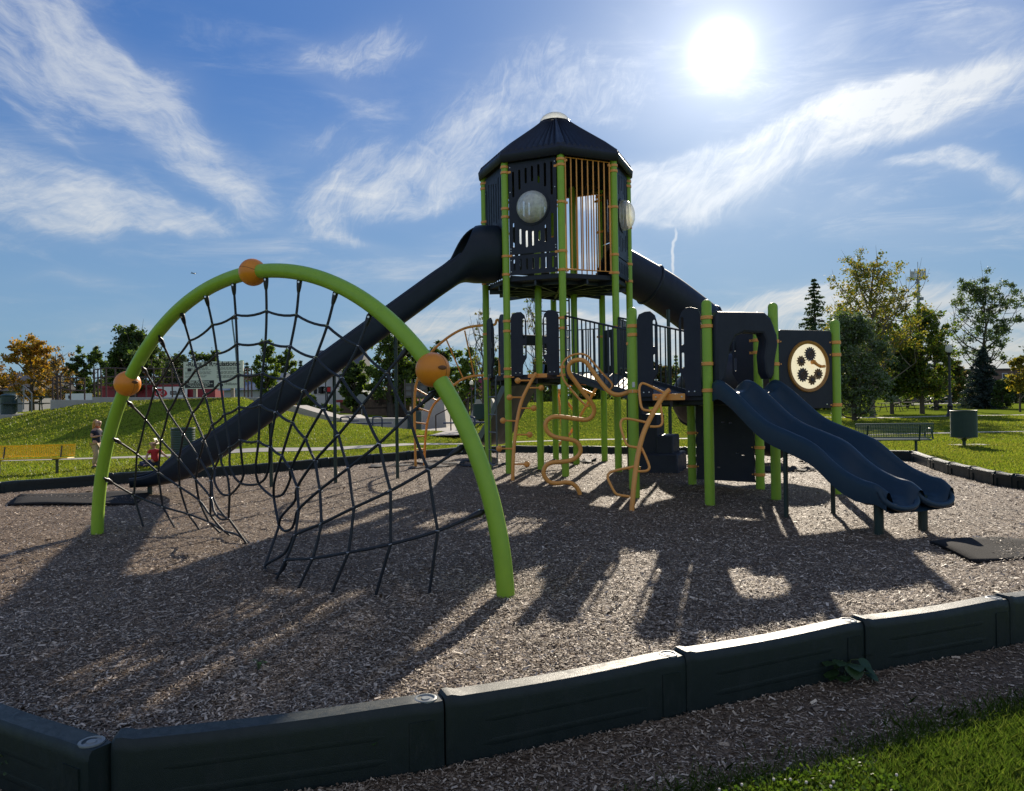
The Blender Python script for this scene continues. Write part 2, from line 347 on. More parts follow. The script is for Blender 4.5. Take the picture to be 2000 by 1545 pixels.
def tag(o, label=None, cat=None, group=None, kind=None):
    if label: o['label'] = label
    if cat: o['category'] = cat
    if group: o['group'] = group
    if kind: o['kind'] = kind
    return o
def thing(name, loc, label, cat, group=None, rz=0.0, local=False):
    o = bpy.data.objects.new(name, None); C.objects.link(o); o.empty_display_size = 0.2
    o.location = loc; o.rotation_euler = (0, 0, rz)
    if local: o['local'] = 1
    return tag(o, label, cat, group)
def copy_tree(o, parent=None):
    c = o.copy(); C.objects.link(c)
    if parent is not None: c.parent = parent
    for ch in [x for x in C.objects if x.parent == o]: copy_tree(ch, c)
    return c
def np_mesh(name, V, nper, mats, kind=None, parent=None, label=None, cat=None, mi=None):
    """V: (nfaces*nper, 3) loose polygons"""
    V = np.asarray(V, dtype=np.float32).reshape(-1, 3); nv = len(V); nf = nv // nper
    me = bpy.data.meshes.new(name); me.vertices.add(nv); me.vertices.foreach_set('co', V.ravel())
    me.loops.add(nv); me.loops.foreach_set('vertex_index', np.arange(nv, dtype=np.int32))
    me.polygons.add(nf); me.polygons.foreach_set('loop_start', np.arange(0, nv, nper, dtype=np.int32))
    for m in (mats if isinstance(mats, (list, tuple)) else [mats]): me.materials.append(m)
    if mi is not None: me.polygons.foreach_set('material_index', np.asarray(mi, dtype=np.int32))
    me.update(calc_edges=True)
    o = link(name, me, parent); return tag(o, label, cat, None, kind)
def plate(outline, holes, th, bevel=0.006, res=3):
    """flat plate with holes (2D outline in x,y, thickness along z, centred) -> MB"""
    cu = bpy.data.curves.new('plate', 'CURVE'); cu.dimensions = '2D'; cu.fill_mode = 'BOTH'
    cu.extrude = th / 2 - bevel; cu.bevel_depth = bevel; cu.bevel_resolution = 1; cu.offset = -bevel
    for poly in [outline] + list(holes):
        sp = cu.splines.new('POLY'); sp.points.add(len(poly) - 1); sp.use_cyclic_u = True
        for p, q in zip(sp.points, poly): p.co = (q[0], q[1], 0, 1)
    o = bpy.data.objects.new('plate', cu); C.objects.link(o)
    dg = bpy.context.evaluated_depsgraph_get(); me = bpy.data.meshes.new_from_object(o.evaluated_get(dg))
    b = MB(); b.add([v.co[:] for v in me.vertices], [tuple(p.vertices) for p in me.polygons])
    bpy.data.objects.remove(o); bpy.data.curves.remove(cu); bpy.data.meshes.remove(me); return b
def text_mb(body, size, th=0.004, align='CENTER', shear=0.0, bold=0.0, sx=1.0):
    cu = bpy.data.curves.new('text', 'FONT'); cu.body = body; cu.size = size; cu.extrude = th / 2; cu.align_x = align; cu.align_y = 'CENTER'
    cu.shear = shear; cu.offset = bold
    o = bpy.data.objects.new('text', cu); C.objects.link(o)
    dg = bpy.context.evaluated_depsgraph_get(); me = bpy.data.meshes.new_from_object(o.evaluated_get(dg))
    b = MB(); b.add([(v.co[0] * sx, v.co[1], v.co[2]) for v in me.vertices], [tuple(p.vertices) for p in me.polygons])
    bpy.data.objects.remove(o); bpy.data.curves.remove(cu); bpy.data.meshes.remove(me); return b
def rrect(w, h, r, cx=0, cy=0, n=5):
    P = []
    for (sx, sy, a0) in ((1, 1, 0), (-1, 1, 90), (-1, -1, 180), (1, -1, 270)):
        for i in range(n + 1):
            a = R(a0 + 90 * i / n); P.append((cx + sx * (w / 2 - r) + r * math.cos(a), cy + sy * (h / 2 - r) + r * math.sin(a)))
    return P
def circ(r, cx=0, cy=0, n=32): return [(cx + r * math.cos(2 * math.pi * i / n), cy + r * math.sin(2 * math.pi * i / n)) for i in range(n)]
def spline(pts, k=6):
    P = [Vector(p) for p in pts]; out = []
    for i in range(len(P) - 1):
        a, b, c, d = P[max(i - 1, 0)], P[i], P[i + 1], P[min(i + 2, len(P) - 1)]
        for j in range(k):
            t = j / k; out.append(0.5 * ((2 * b) + (c - a) * t + (2 * a - 5 * b + 4 * c - d) * t * t + (3 * b - a - 3 * c + d) * t ** 3))
    out.append(P[-1]); return out
def frame_m(o, x, z_up=(0, 0, 1)):
    """matrix whose local x runs along x, local y up, local z out of the plate"""
    x = Vector(x).normalized(); u = Vector(z_up).normalized(); w = x.cross(u).normalized(); u = w.cross(x)
    return Matrix(((x.x, u.x, w.x, o[0]), (x.y, u.y, w.y, o[1]), (x.z, u.z, w.z, o[2]), (0, 0, 0, 1)))
def sstep(a, b, x):
    t = np.clip((np.asarray(x, dtype=float) - a) / (b - a), 0, 1); return t * t * (3 - 2 * t)
# ------------------------------------------------------------------ ground
NZ = np.random.RandomState(5)
WAVES = [(NZ.uniform(0.25, 1.6), NZ.uniform(0, 6.28), NZ.uniform(0, 6.28)) for _ in range(14)]
def wav(x, y):
    s = 0
    for f, a, p in WAVES: s = s + np.sin(f * (x * math.cos(a) + y * math.sin(a)) * 1.7 + p) / (1 + f)
    return s / 4.0
BORDER_Z = 0.12
near = [gnd(px, py, BORDER_Z) for px, py in [(172, 1445), (822, 1364), (1297, 1278), (1650, 1212), (1935, 1168)]]
PINS_NEAR = [Vector((p.x, p.y)) for p in near]
rightpx = [(1985, 926), (1950, 921), (1902, 911), (1860, 903), (1825, 894), (1785, 881)]
right = [gnd(px, py, BORDER_Z) for px, py in rightpx]
farpx = [(1640, 874), (1340, 873), (1150, 871), (1000, 870), (900, 873), (800, 881), (640, 894), (500, 906), (350, 915), (220, 924), (0, 941)]
far = [gnd(px, py, BORDER_Z) for px, py in farpx]
POLY = [(p.x, p.y) for p in near] + [(4.0, 4.92), (5.05, 5.5), (6.0, 6.25), (6.75, 7.2), (7.3, 8.3), (7.65, 9.6), (7.8, 10.6)] + \
       [(p.x, p.y) for p in right] + [(p.x, p.y) for p in far] + [(-9.9, 11.2), (-9.6, 9.4), (-8.2, 7.6), (-6.2, 5.9), (-4.4, 4.55), (-2.66, 3.35)]
PA = np.array(POLY)
def inside(x, y):
    x = np.asarray(x, float); y = np.asarray(y, float); r = np.zeros(x.shape, bool); n = len(PA)
    for i in range(n):
        x1, y1 = PA[i]; x2, y2 = PA[(i + 1) % n]
        c = ((y1 > y) != (y2 > y)) & (x < (x2 - x1) * (y - y1) / (y2 - y1 + 1e-12) + x1); r ^= c
    return r
def edge_near(x, y):
    """distance to the border line and the nearest point on it"""
    x = np.asarray(x, float); y = np.asarray(y, float); bd = np.full(x.shape, 1e9); bx = x.copy(); by = y.copy()
    for i in range(len(PA)):
        a = PA[i]; d = PA[(i + 1) % len(PA)] - a; l2 = (d ** 2).sum()
        t = np.clip(((x - a[0]) * d[0] + (y - a[1]) * d[1]) / l2, 0, 1); qx = a[0] + d[0] * t; qy = a[1] + d[1] * t
        dd = np.hypot(x - qx, y - qy); k = dd < bd; bd = np.where(k, dd, bd); bx = np.where(k, qx, bx); by = np.where(k, qy, by)
    return bd, bx, by
def mulch_z(x, y):
    x = np.asarray(x, float); y = np.asarray(y, float)
    z = 0.025 * wav(x * 1.3, y * 1.3) + 0.008 * np.sin(x * 5.1 + 1.3 * np.sin(y * 3.7)) * np.sin(y * 4.6)
    z = z + 0.07 * np.exp(-(((x - 0.9) / 3.0) ** 2 + ((y - 14.2) / 2.2) ** 2))
    d, _, _ = edge_near(x, y)
    z = z - 0.10 * np.exp(-(d / 0.8) ** 2) * sstep(8, 12, y)
    return z
LX = [-400, -60, -30, -22, -18.9, -17.6, -15, -11, -9.5, -7.4, -5.7, -4, -2.5, 400]
LZ = [0.0, 0.1, 0.45, .86, 1.42, 1.66, 1.78, 1.82, 1.22, .70, .45, .24, 0.02, 0.0]
RX = [-400, -2.4, 0.3, 3, 6, 8.6, 11, 15, 18, 400]
RZ = [0, 0.0, 1.33, 1.42, 1.38, 1.22, .75, .15, 0.0, 0.0]
def lawn_z(x, y):
    x = np.asarray(x, float); y = np.asarray(y, float)
    k = np.clip(30.0 / np.maximum(y, 20), 0.4, 1.3)
    zl = np.interp(x * k, LX, LZ) * sstep(21.8, 30.5, y) * (1 - 0.5 * sstep(60, 90, y)) * (1 - sstep(32, 40, y) * sstep(-11, -8, x))
    k2 = np.clip(36.0 / np.maximum(y, 26), 0.6, 1.3)
    zr = np.interp(x * k2, RX, RZ) * sstep(27.3, 36.5, y) * (1 - sstep(44, 60, y))
    z = -0.17 + zl + zr + 0.03 * wav(x * 0.5, y * 0.5) * sstep(4, 12, y)
    de = edge_near(x, y)[0]; ins = inside(x, y)
    z = z - 0.10 * sstep(0.05, 0.65, de) * (~ins) * (1 - sstep(4, 9, y)) * (1 - sstep(4, 12, np.abs(x)))
    z = z - 0.30 * ins * (de > 0.15)
    return z
def LZ_(x, y): return float(lawn_z(np.array([x]), np.array([y]))[0])
def MZ_(x, y): return float(mulch_z(np.array([x]), np.array([y]))[0])
def ground_px(px, py):
    """where a photo ray meets the modelled lawn"""
    d = ray(px, py); t = 2.0
    while t < 400:
        p = CAM + d * t
        if p.z < LZ_(p.x, p.y): return p
        t *= 1.01
    return CAM + d * 400
def sheet(name, xs, ys, zf, m, kind='structure', keep=None):
    Xg, Yg = np.meshgrid(xs, ys); Zg = zf(Xg, Yg); V = np.stack([Xg, Yg, Zg], -1).reshape(-1, 3)
    nx = len(xs); i, j = np.meshgrid(np.arange(len(ys) - 1), np.arange(nx - 1), indexing='ij')
    a = (i * nx + j).ravel(); Q = np.stack([a, a + 1, a + nx + 1, a + nx], 1)
    if keep is not None: V, Q = keep(V, Q)
    me = bpy.data.meshes.new(name); me.from_pydata(V.tolist(), [], Q.tolist()); me.materials.append(m)
    me.polygons.foreach_set('use_smooth', [True] * len(me.polygons))
    return tag(link(name, me), kind=kind)
def ground_mat(name, cols, scale, bumps, rough=0.9, patch=None, vor=None, spec=0.2):
    """cols: list of (position, colour) over a fine noise; patch=(scale, colour, lo, hi) second broad tint; vor=(scale,strength,distance)"""
    M = bpy.data.materials.new(name); M.use_nodes = True; nt = M.node_tree; N, L = nt.nodes, nt.links; b = N['Principled BSDF']
    b.inputs['Roughness'].default_value = rough; b.inputs['Specular IOR Level'].default_value = spec
    tc = N.new('ShaderNodeTexCoord'); mp = N.new('ShaderNodeMapping'); L.new(tc.outputs['Object'], mp.inputs[0])
    t = N.new('ShaderNodeTexNoise'); t.inputs['Scale'].default_value = scale; t.inputs['Detail'].default_value = 8; t.inputs['Roughness'].default_value = 0.75
    L.new(mp.outputs[0], t.inputs['Vector'])
    r = N.new('ShaderNodeValToRGB'); e = r.color_ramp.elements
    while len(e) < len(cols): e.new(0.5)
    for i, (p, c) in enumerate(cols): e[i].position = p; e[i].color = (*c, 1)
    L.new(t.outputs[0], r.inputs[0]); cs = r.outputs[0]; hs = t.outputs[0]
    if vor:
        v = N.new('ShaderNodeTexVoronoi'); v.inputs['Scale'].default_value = vor[0]
        m2 = N.new('ShaderNodeMapping'); m2.inputs['Scale'].default_value = (1, 2.2, 1); m2.inputs['Rotation'].default_value = (0, 0, 0.6)
        L.new(tc.outputs['Object'], m2.inputs[0]); L.new(m2.outputs[0], v.inputs['Vector'])
        sp = N.new('ShaderNodeSeparateColor'); L.new(v.outputs['Color'], sp.inputs[0])
        mm = N.new('ShaderNodeMath'); mm.operation = 'MULTIPLY_ADD'; mm.inputs[1].default_value = 0.55; mm.inputs[2].default_value = 0.0; L.new(sp.outputs[0], mm.inputs[0])
        m3 = N.new('ShaderNodeMath'); m3.operation = 'MULTIPLY_ADD'; m3.inputs[1].default_value = 0.5; L.new(t.outputs[0], m3.inputs[0]); L.new(mm.outputs[0], m3.inputs[2])
        L.new(m3.outputs[0], r.inputs[0]); hs = m3.outputs[0]
    if patch:
        p = N.new('ShaderNodeTexNoise'); p.inputs['Scale'].default_value = patch[0]; p.inputs['Detail'].default_value = 5; L.new(tc.outputs['Object'], p.inputs['Vector'])
        mr = N.new('ShaderNodeMapRange'); mr.inputs[1].default_value = patch[2]; mr.inputs[2].default_value = patch[3]; L.new(p.outputs[0], mr.inputs[0])
        mx = N.new('ShaderNodeMix'); mx.data_type = 'RGBA'; L.new(mr.outputs[0], mx.inputs[0]); L.new(cs, mx.inputs[6]); mx.inputs[7].default_value = (*patch[1], 1); cs = mx.outputs[2]
    L.new(cs, b.inputs['Base Color'])
    bp = N.new('ShaderNodeBump'); bp.inputs['Strength'].default_value = bumps[0]; bp.inputs['Distance'].default_value = bumps[1]
    L.new(hs, bp.inputs['Height']); L.new(bp.outputs[0], b.inputs['Normal']); return M
LAWN = ground_mat('mown_lawn', [(0.25, (0.085, 0.125, 0.014)), (0.5, (0.155, 0.205, 0.022)), (0.75, (0.21, 0.24, 0.036))], 24, (0.6, 0.03), 1.0, (0.35, (0.14, 0.145, 0.030), 0.55, 0.8), spec=0.0)
MULCH = ground_mat('wood_chip_mulch', [(0.15, (0.048, 0.032, 0.021)), (0.45, (0.14, 0.096, 0.062)), (0.7, (0.235, 0.165, 0.108)), (0.92, (0.40, 0.30, 0.205))], 60, (1.0, 0.022), 0.75, (1.1, (0.085, 0.062, 0.046), 0.52, 0.85), (62, 1, 0.02), 0.3)
CONC = ground_mat('pale_concrete', [(0.2, (0.30, 0.28, 0.25)), (0.8, (0.44, 0.41, 0.37))], 6, (0.2, 0.004), 0.85)
xs = np.concatenate([-np.geomspace(46, 900, 24)[::-1], np.arange(-45, -6, 0.6), np.arange(-6, 9, 0.2), np.arange(9, 45.1, 0.6), np.geomspace(46, 900, 24)])
ys = np.concatenate([np.arange(-40, 1, 4), np.arange(1, 7.5, 0.1), np.arange(7.5, 50, 0.5), np.geomspace(50, 1600, 50)])
sheet('lawn', xs, ys, lawn_z, LAWN)
def clip_to_border(V, Q):
    ins = inside(V[:, 0], V[:, 1]); keepq = ins[Q].any(1); Q = Q[keepq]
    d, bx, by = edge_near(V[:, 0], V[:, 1]); V = V.copy(); V[~ins, 0] = bx[~ins]; V[~ins, 1] = by[~ins]; V[:, 2] = mulch_z(V[:, 0], V[:, 1])
    u, inv = np.unique(Q, return_inverse=True); return V[u], inv.reshape(Q.shape)
sheet('mulch_bed', np.arange(-10.5, 9.6, 0.1), np.arange(2.3, 21.6, 0.1), mulch_z, MULCH, keep=clip_to_border)
# strip of spilled mulch along the outside of the near border
def strip(name, line, w0, w1, zoff, m, seg=0.2, zf=lawn_z):
    P = [Vector((p[0], p[1], 0)) for p in line]; pts = []
    for a, b in zip(P, P[1:]):
        k = max(1, int((b - a).length / seg)); pts += [a.lerp(b, i / k) for i in range(k)]
    pts.append(P[-1]); A = []
    for i, p in enumerate(pts):
        t = (pts[min(i + 1, len(pts) - 1)] - pts[max(0, i - 1)]).normalized(); nn = Vector((t.y, -t.x, 0)); row = []
        for q in np.linspace(w0, w1, 5):
            qq = q if q != w1 else w1 + 0.10 * float(wav(p.x * 4, p.y * 4)); c = p + nn * qq
            row.append((c.x, c.y, float(zf(np.array([c.x]), np.array([c.y]))[0]) + zoff))
        A.append(row)
    b = MB(); b.grid(A); o = b.build(name, m); return tag(o, kind='structure')
nl = POLY[-3:] + POLY[:9]
strip('spilled_mulch_strip', nl, 0.02, 0.54, 0.008, MULCH)
path_px = [(-700, 915), (-200, 903), (150, 894), (300, 889.5), (500, 882), (660, 877), (900, 865), (1110, 858), (1300, 855.5), (1600, 850), (1900, 843), (2400, 832), (3000, 815)]
pl = [gnd(px, py, -0.12) for px, py in path_px]
PATH1 = [(p.x, p.y) for p in spline([(q.x, q.y, 0) for q in pl], 5)]
strip('footpath', PATH1, -0.32, 0.32, 0.012, CONC, 0.5)
PATH2 = [(14, 47.5), (24, 48), (33, 48.6), (60, 50), (120, 54)]
strip('far_footpath', PATH2, -0.9, 0.9, 0.015, CONC, 1.0)
# ------------------------------------------------------------------ play structure
TC = Vector((0.915, 14.2, 0)); TR = 1.394
HC = Vector((2.65, 10.4, 0)); HR = 1.067
UPZ, LOZ, HXZ, EAVE = 3.60, 1.83, 1.42, 5.68
def OV(k, r=TR): a = R(45 * k); return TC + Vector((math.sin(a) * r, -math.cos(a) * r, 0))
def HV(deg): return HC + Vector((math.cos(R(deg)) * HR, math.sin(R(deg)) * HR, 0))
ha, hb, he, hd, hc, hi = [HV(x) for x in (202, 262, 322, 22, 82, 142)]
hf = Vector((4.48, 10.12, 0))
ps = thing('play_structure', TC, 'navy and lime play tower with slides, bridge and orange climbers', 'playground structure')
PR = 0.0635
def post(p, top, clamps=(), base=-0.25, dome=True):
    m = MB(); prof = [(PR, base), (PR, top - PR * 0.9)]
    for i in range(1, 5): a = R(90 * i / 4); prof.append((PR * math.cos(a), top - PR * 0.9 + PR * 0.9 * math.sin(a)))
    m.lathe((p.x, p.y, 0), prof, 20)
    for s in (0.35, 3.4): m.lathe((p.x + 0, p.y, 0), [(0.004, top * 0.5), (0.004, top * 0.5 + .001)], 6)
    o = m.build('post', GREEN, ps)
    for z, dx, dy in clamps:
        c = MB(); c.lathe((p.x, p.y, z), [(PR + .002, -.024), (PR + .011, -.020), (PR + .011, .020), (PR + .002, .024)], 20)
        d = Vector((dx, dy, 0)).normalized(); ang = math.atan2(d.y, d.x)
        q = Vector((p.x, p.y, z)) + d * (PR + .032)
        c.box(q, (.060, .024, .040), Matrix.Rotation(ang, 3, 'Z'))
        c.lathe(q + d * .012 + Vector((0, 0, 0)), [(.011, -.017), (.011, .017)], 8, axis=(-d.y, d.x, 0))
        c.build('clamp', ORANGE, o)
    return o
UPC = [5.58, 5.48, 4.83, 3.97, 3.64]
for k in range(8):
    p = OV(k); a = OV(k + 1) - p; b = OV(k - 1) - p
    cl = []
    for i, z in enumerate(UPC): d = a if (i + k) % 2 == 0 else b; cl.append((z, d.x, d.y))
    if k in (0, 1, 7, 6, 2): cl += [(4.68, b.x, b.y)] if k in (7, 2) else []
    for z in ((2.80, 2.62, 1.94, 1.80) if k in (0, 7) else (2.66, 1.80)): d = b if k in (0,) else a; cl.append((z, d.x, d.y))
    post(p, EAVE + .04, cl)
for p, z in ((Vector((0.52, 13.75, 0)), 5.6), (Vector((1.26, 14.55, 0)), 5.6)): post(p, z, [(1.8, 1, 0), (3.62, -1, 0)])
def cdir(p, q, zs): d = q - p; return [(z, d.x, d.y) for z in zs]
post(ha, 2.62, cdir(ha, hb, (2.36, 2.24)) + cdir(ha, hi, (1.47,)))
post(hb, 2.62, cdir(hb, he, (2.39, 1.80)) + cdir(hb, ha, (2.28,)) + cdir(hb, he, (1.46,)))
post(he, 2.62, cdir(he, hf, (2.10, 1.80)))
post(hd, 2.62, cdir(hd, hc, (2.20, 2.02, .62, .22)))
post(hc, 2.62, cdir(hc, hd, (2.2, .82, .30)))
post(hi, 2.62, cdir(hi, hc, (2.2, 1.47, .32)))
post(hf, 2.42, cdir(hf, he, (2.10, 1.93, 1.24)))
s = MB()
for dz in (0, -.09): s.box((ha.x - .01, ha.y - PR - .004, 1.56 + dz), (.036, .006, .07 if dz == 0 else .04))
s.build('warning_sticker', STICK, ps)
# --- decks
def deck(name, verts, z, th=.085, beams=True):
    m = MB(); c = sum((v for v in verts), Vector()) / len(verts)
    P = [(c + (v - c) * 0.965) for v in verts]; m.prism([(v.x, v.y) for v in P], z - th, z)
    o = m.build(name, NAVY, ps, bevel=.006)
    b = MB(); n = len(P)
    for i in range(n):
        p = P[i]; q = P[(i + 1) % n]; mid = (p + q) / 2
        for w in (p, mid):
            d = (w - c); L_ = d.length * .96; b.box(c + d * .5 + Vector((0, 0, z - th - .042)), (L_, .035, .08), Matrix.Rotation(math.atan2(d.y, d.x), 3, 'Z'))
    for f in (.45, .75):
        for i in range(n):
            p = c + (P[i] - c) * f; q = c + (P[(i + 1) % n] - c) * f; d = q - p
            b.box((p + q) / 2 + Vector((0, 0, z - th - .03)), (d.length, .03, .056), Matrix.Rotation(math.atan2(d.y, d.x), 3, 'Z'))
    b.build('deck_beams', STEELD, o); return o
deck('upper_deck', [OV(k) for k in range(8)], UPZ)
deck('lower_deck', [OV(k) for k in range(8)], LOZ)
deck('hexagon_deck', [ha, hb, he, hd, hc, hi], HXZ)
# --- roof
def roof():
    rows = []; prof = [(1.49, 5.645), (1.505, 5.78), (1.475, 5.83), (1.47, 5.835), (1.20, 6.05), (0.90, 6.265), (0.60, 6.485), (0.42, 6.625), (0.30, 6.72)]
    for ri, (r, z) in enumerate(prof):
        row = []
        for k in range(8):
            a, b = OV(k, r), OV(k + 1, r)
            for j in range(20):
                t = j / 20; p = a.lerp(b, t); amp = 0.0
                if ri >= 3: amp = (0.042 if (j % 2) else -0.02) * (1 if j else 0) * (0.45 + .55 * min(1, r))
                if j == 0: amp = 0.012
                row.append((p.x, p.y, z + amp))
        rows.append(row)
    m = MB(); m.grid(rows, closed=True); o = m.build('roof', NAVY, ps, angle=12, solid=.02)
    d = MB(); d.lathe((TC.x, TC.y, 6.70), [(.30, 0), (.30, .03), (.285, .09), (.24, .155), (.17, .20), (.09, .225), (.001, .235)], 32, cap=False)
    d.build('skylight_dome', BUBBLE, o)
    c = MB(); c.ring((TC.x, TC.y, 6.725), (0, 0, 1), .295, .016); c.build('dome_collar', NAVY, o)
roof()
# --- tower wall panels
FW = 1.067
def face_frame(k, z=0.0, out=0.0):
    a, b = OV(k), OV(k + 1); c = (a + b) / 2; x = (b - a).normalized(); n = Vector((x.y, -x.x, 0)); c = c + n * out
    return frame_m((c.x, c.y, z), x)
W0 = FW - 2 * PR - .03
def slotted(k, z0, z1, slots, bubble=None, name='slotted_panel', slope=0.0):
    w = W0 / 2; out = [(-w, z0 + slope), (w, z0), (w, z1 - .02), (w - .02, z1), (-w + .02, z1), (-w, z1 - .02)]
    holes = [rrect(sw, b - a, sw / 2 - .001, cx, (a + b) / 2, 3) for cx, a, b, sw in slots]
    if bubble: holes.append(circ(bubble[1], 0, bubble[0], 40))
    m = plate(out, holes, .022, .003); m.xform(face_frame(k, 0, .0)); o = m.build(name, NAVY, ps)
    M = face_frame(k, 0, .0)
    for sx in (-1, 1):
        for zz in (z0 + .06 + (slope if sx < 0 else 0), (z0 + z1) / 2 + .3, z1 - .08):
            q = M @ Vector((sx * (w - .03), zz, .013)); n_ = M.to_3x3() @ Vector((0, 0, 1))
            b = MB(); b.lathe(q, [(.010, 0), (.009, .004), (.001, .006)], 8, axis=n_); b.build('bolt', CLAMPM, o)
    if bubble:
        zc, r = bubble; n_ = M.to_3x3() @ Vector((0, 0, 1)); c = M @ Vector((0, zc, .008))
        b = MB(); b.lathe(c, [(r * 1.0, 0), (r * .985, .06), (r * .90, .125), (r * .72, .185), (r * .46, .222), (r * .18, .238), (.001, .240)], 40, axis=n_, cap=False); b.build('bubble_window', BUBBLE2 if k == 7 else BUBBLE, o)
        g = MB(); g.lathe(c, [(r * .93, .0), (r * .93, .02), (r * 1.12, .02), (r * 1.12, .0)], 40, axis=n_, cap=False); g.build('window_ring', NAVY, o)
    return o
SX = [(-3 + i) * .122 for i in range(7)]
def bub_slots(seed):
    S = []
    for i, x in enumerate(SX):
        dip = [5.02, 5.14, 5.24, 5.26, 5.22, 5.14, 4.98][i]; S.append((x, dip, [5.48, 5.50, 5.52, 5.54, 5.55, 5.56, 5.57][i], .042))
        tp = [4.56, 4.44, 4.40, 4.38, 4.42, 4.52, 4.66][i]; bt = [4.12, 4.16, 4.10, 4.12, 4.20, 4.16, 4.22][i]
        S.append((x, bt, tp if i not in (4, 5) else tp - .05, .042 if i < 6 else .05))
    return S
for k in (7, 1, 4):
    slotted(k, 3.985, 5.64, bub_slots(k), (4.80, .285))
    slotted(k, 3.62, 3.965, [(x, 3.70, 3.90, .038) for x in SX], name='kick_panel')
slotted(6, 4.47, 5.64, [(x + .0, 4.66 + .05 * (i % 2) + .03 * i * 0, 5.40 + .03 * ((i * 3) % 4), .036) for i, x in enumerate(SX)], name='slotted_panel', slope=-.0)
slotted(2, 4.55, 5.64, [(x, 4.75, 5.45, .036) for x in SX])
slotted(5, 4.75, 5.64, [(x, 4.9, 5.45, .036) for x in SX])
def bar_panel(M, w, z0, z1, nb, m_, rf=.016, rb=.0125, name='bar_panel', slope=0.0, parent=ps):
    """barrier of upright bars; slope drops the right end by that much"""
    b = MB(); f = lambda x, z: M @ Vector((x, z - slope * (x / w + .5), 0))
    b.tube([f(-w / 2, z0), f(w / 2, z0), f(w / 2, z1), f(-w / 2, z1), f(-w / 2, z0)], rf, 8)
    o = b.build(name, m_, parent)
    for i in range(nb):
        if i in (0, nb - 1): continue
        x = -w / 2 + w * i / (nb - 1); e = MB(); e.tube([f(x, z0), f(x, z1)], rf if i in (0, nb - 1) else rb, 8); e.build('bar', m_, o)
    return o
for k in (0, 3):
    o = bar_panel(face_frame(k), W0 - .02, 3.66, 5.63, 9, ORANGE)
    for z in (3.66, 3.97, 4.83, 5.56):
        for sx in (-1, 1):
            b = MB(); b.box(face_frame(k) @ Vector((sx * (W0 / 2 + .0), z, 0)), (.05, .03, .03), face_frame(k).to_3x3() @ Matrix.Rotation(R(0), 3, 'X')); b.build('bracket', ORANGE, o)
# kick edges on the open faces
for k in (5,):
    bar_panel(face_frame(k), W0 - .02, 3.66, 4.72, 9, STEELD)
# --- ladder between the decks (seen under the tower)
b = MB()
lx0, lx1 = Vector((0.56, 14.3, 0)), Vector((1.18, 14.75, 0))
for q in (lx0, lx1): b.tube([q + Vector((0, 0, LOZ)), q + Vector((0, 0, UPZ - .05))], .017, 8)
o = b.build('inner_ladder', STEELD, ps)
for i in range(6):
    r_ = MB(); z = LOZ + .28 + i * .25; r_.tube([lx0 + Vector((0, 0, z)), lx1 + Vector((0, 0, z))], .014, 8); r_.build('rung', STEELD, o)
# --- long open slide
def long_slide():
    n = Vector((-math.sin(R(67.5)), -math.cos(R(67.5)), 0)); lat = Vector((-n.y, n.x, 0)); o0 = TC + n * (TR * math.cos(R(22.5)))
    S = spline([(0.02, 3.60, 0), (.35, 3.585, 0), (.65, 3.58, 0), (1.0, 3.37, 0), (1.6, 2.93, 0), (3.08, 1.83, 0), (4.2, .99, 0), (4.88, .50, 0), (5.35, .24, 0), (5.75, .16, 0), (6.12, .15, 0)], 7)
    rows = []
    for q in S:
        l, zu = q.x, q.y
        hood = 1 - float(sstep(.30, .95, l)); T = R(98 + 82 * (1 - float(sstep(.30, .80, l))))
        ry = .355 + .15 * hood; rx = .315 + .13 * hood
        if l > 5.2: k = float(sstep(5.2, 6.12, l)); ry = .355 - .18 * k; T = R(98 - 16 * k)
        row = []
        for j in range(33):
            ph = -T + 2 * T * j / 32; sp, cp = math.sin(ph), math.cos(ph)
            e = .55 + .35 * hood
            xx = rx * math.copysign(abs(sp) ** e, sp); zz = zu + ry - ry * math.copysign(abs(cp) ** e, cp)
            p = o0 + n * l + lat * xx; row.append((p.x, p.y, zz))
        rows.append(row)
    m = MB(); m.grid(rows); o = m.build('long_slide', DARKSLIDE, ps, solid=-.028, angle=50)
    for sd in (0, 32):                                            # rolled rims
        t = MB(); t.tube([r[sd] for i, r in enumerate(rows) if S[i].x > .78], .020, 8); t.build('slide_rim', DARKSLIDE, o)
    fl = MB()                                                       # seam flanges
    for l_ in (1.35, 3.35):
        r_ = min(range(len(S)), key=lambda i: abs(S[i].x - l_)); fl.tube(rows[r_][2:31], .018, 6)
    fl.build('seam_flange', DARKSLIDE, o)
    for l, top in ((1.92, 2.68), (3.0, 1.90), (4.05, 1.12), (5.86, .16)):
        p = o0 + n * l; t = MB(); t.tube([(p.x, p.y, -.3), (p.x, p.y, top)], .030 if l < 5 else .036, 12); t.build('slide_leg', POLEG, o)
    # entrance collar on the tower face
    w = MB(); fr = plate([(-W0 / 2, UPZ), (W0 / 2, UPZ), (W0 / 2, 4.45), (-W0 / 2, 4.45)], [[(x_, 4.06 + y_ * 1.0) for x_, y_ in circ(.40, 0, 0, 24)]], .02, .003)
    fr.xform(face_frame(6, 0, .01)); fr.build('slide_entry', NAVY, o)
long_slide()
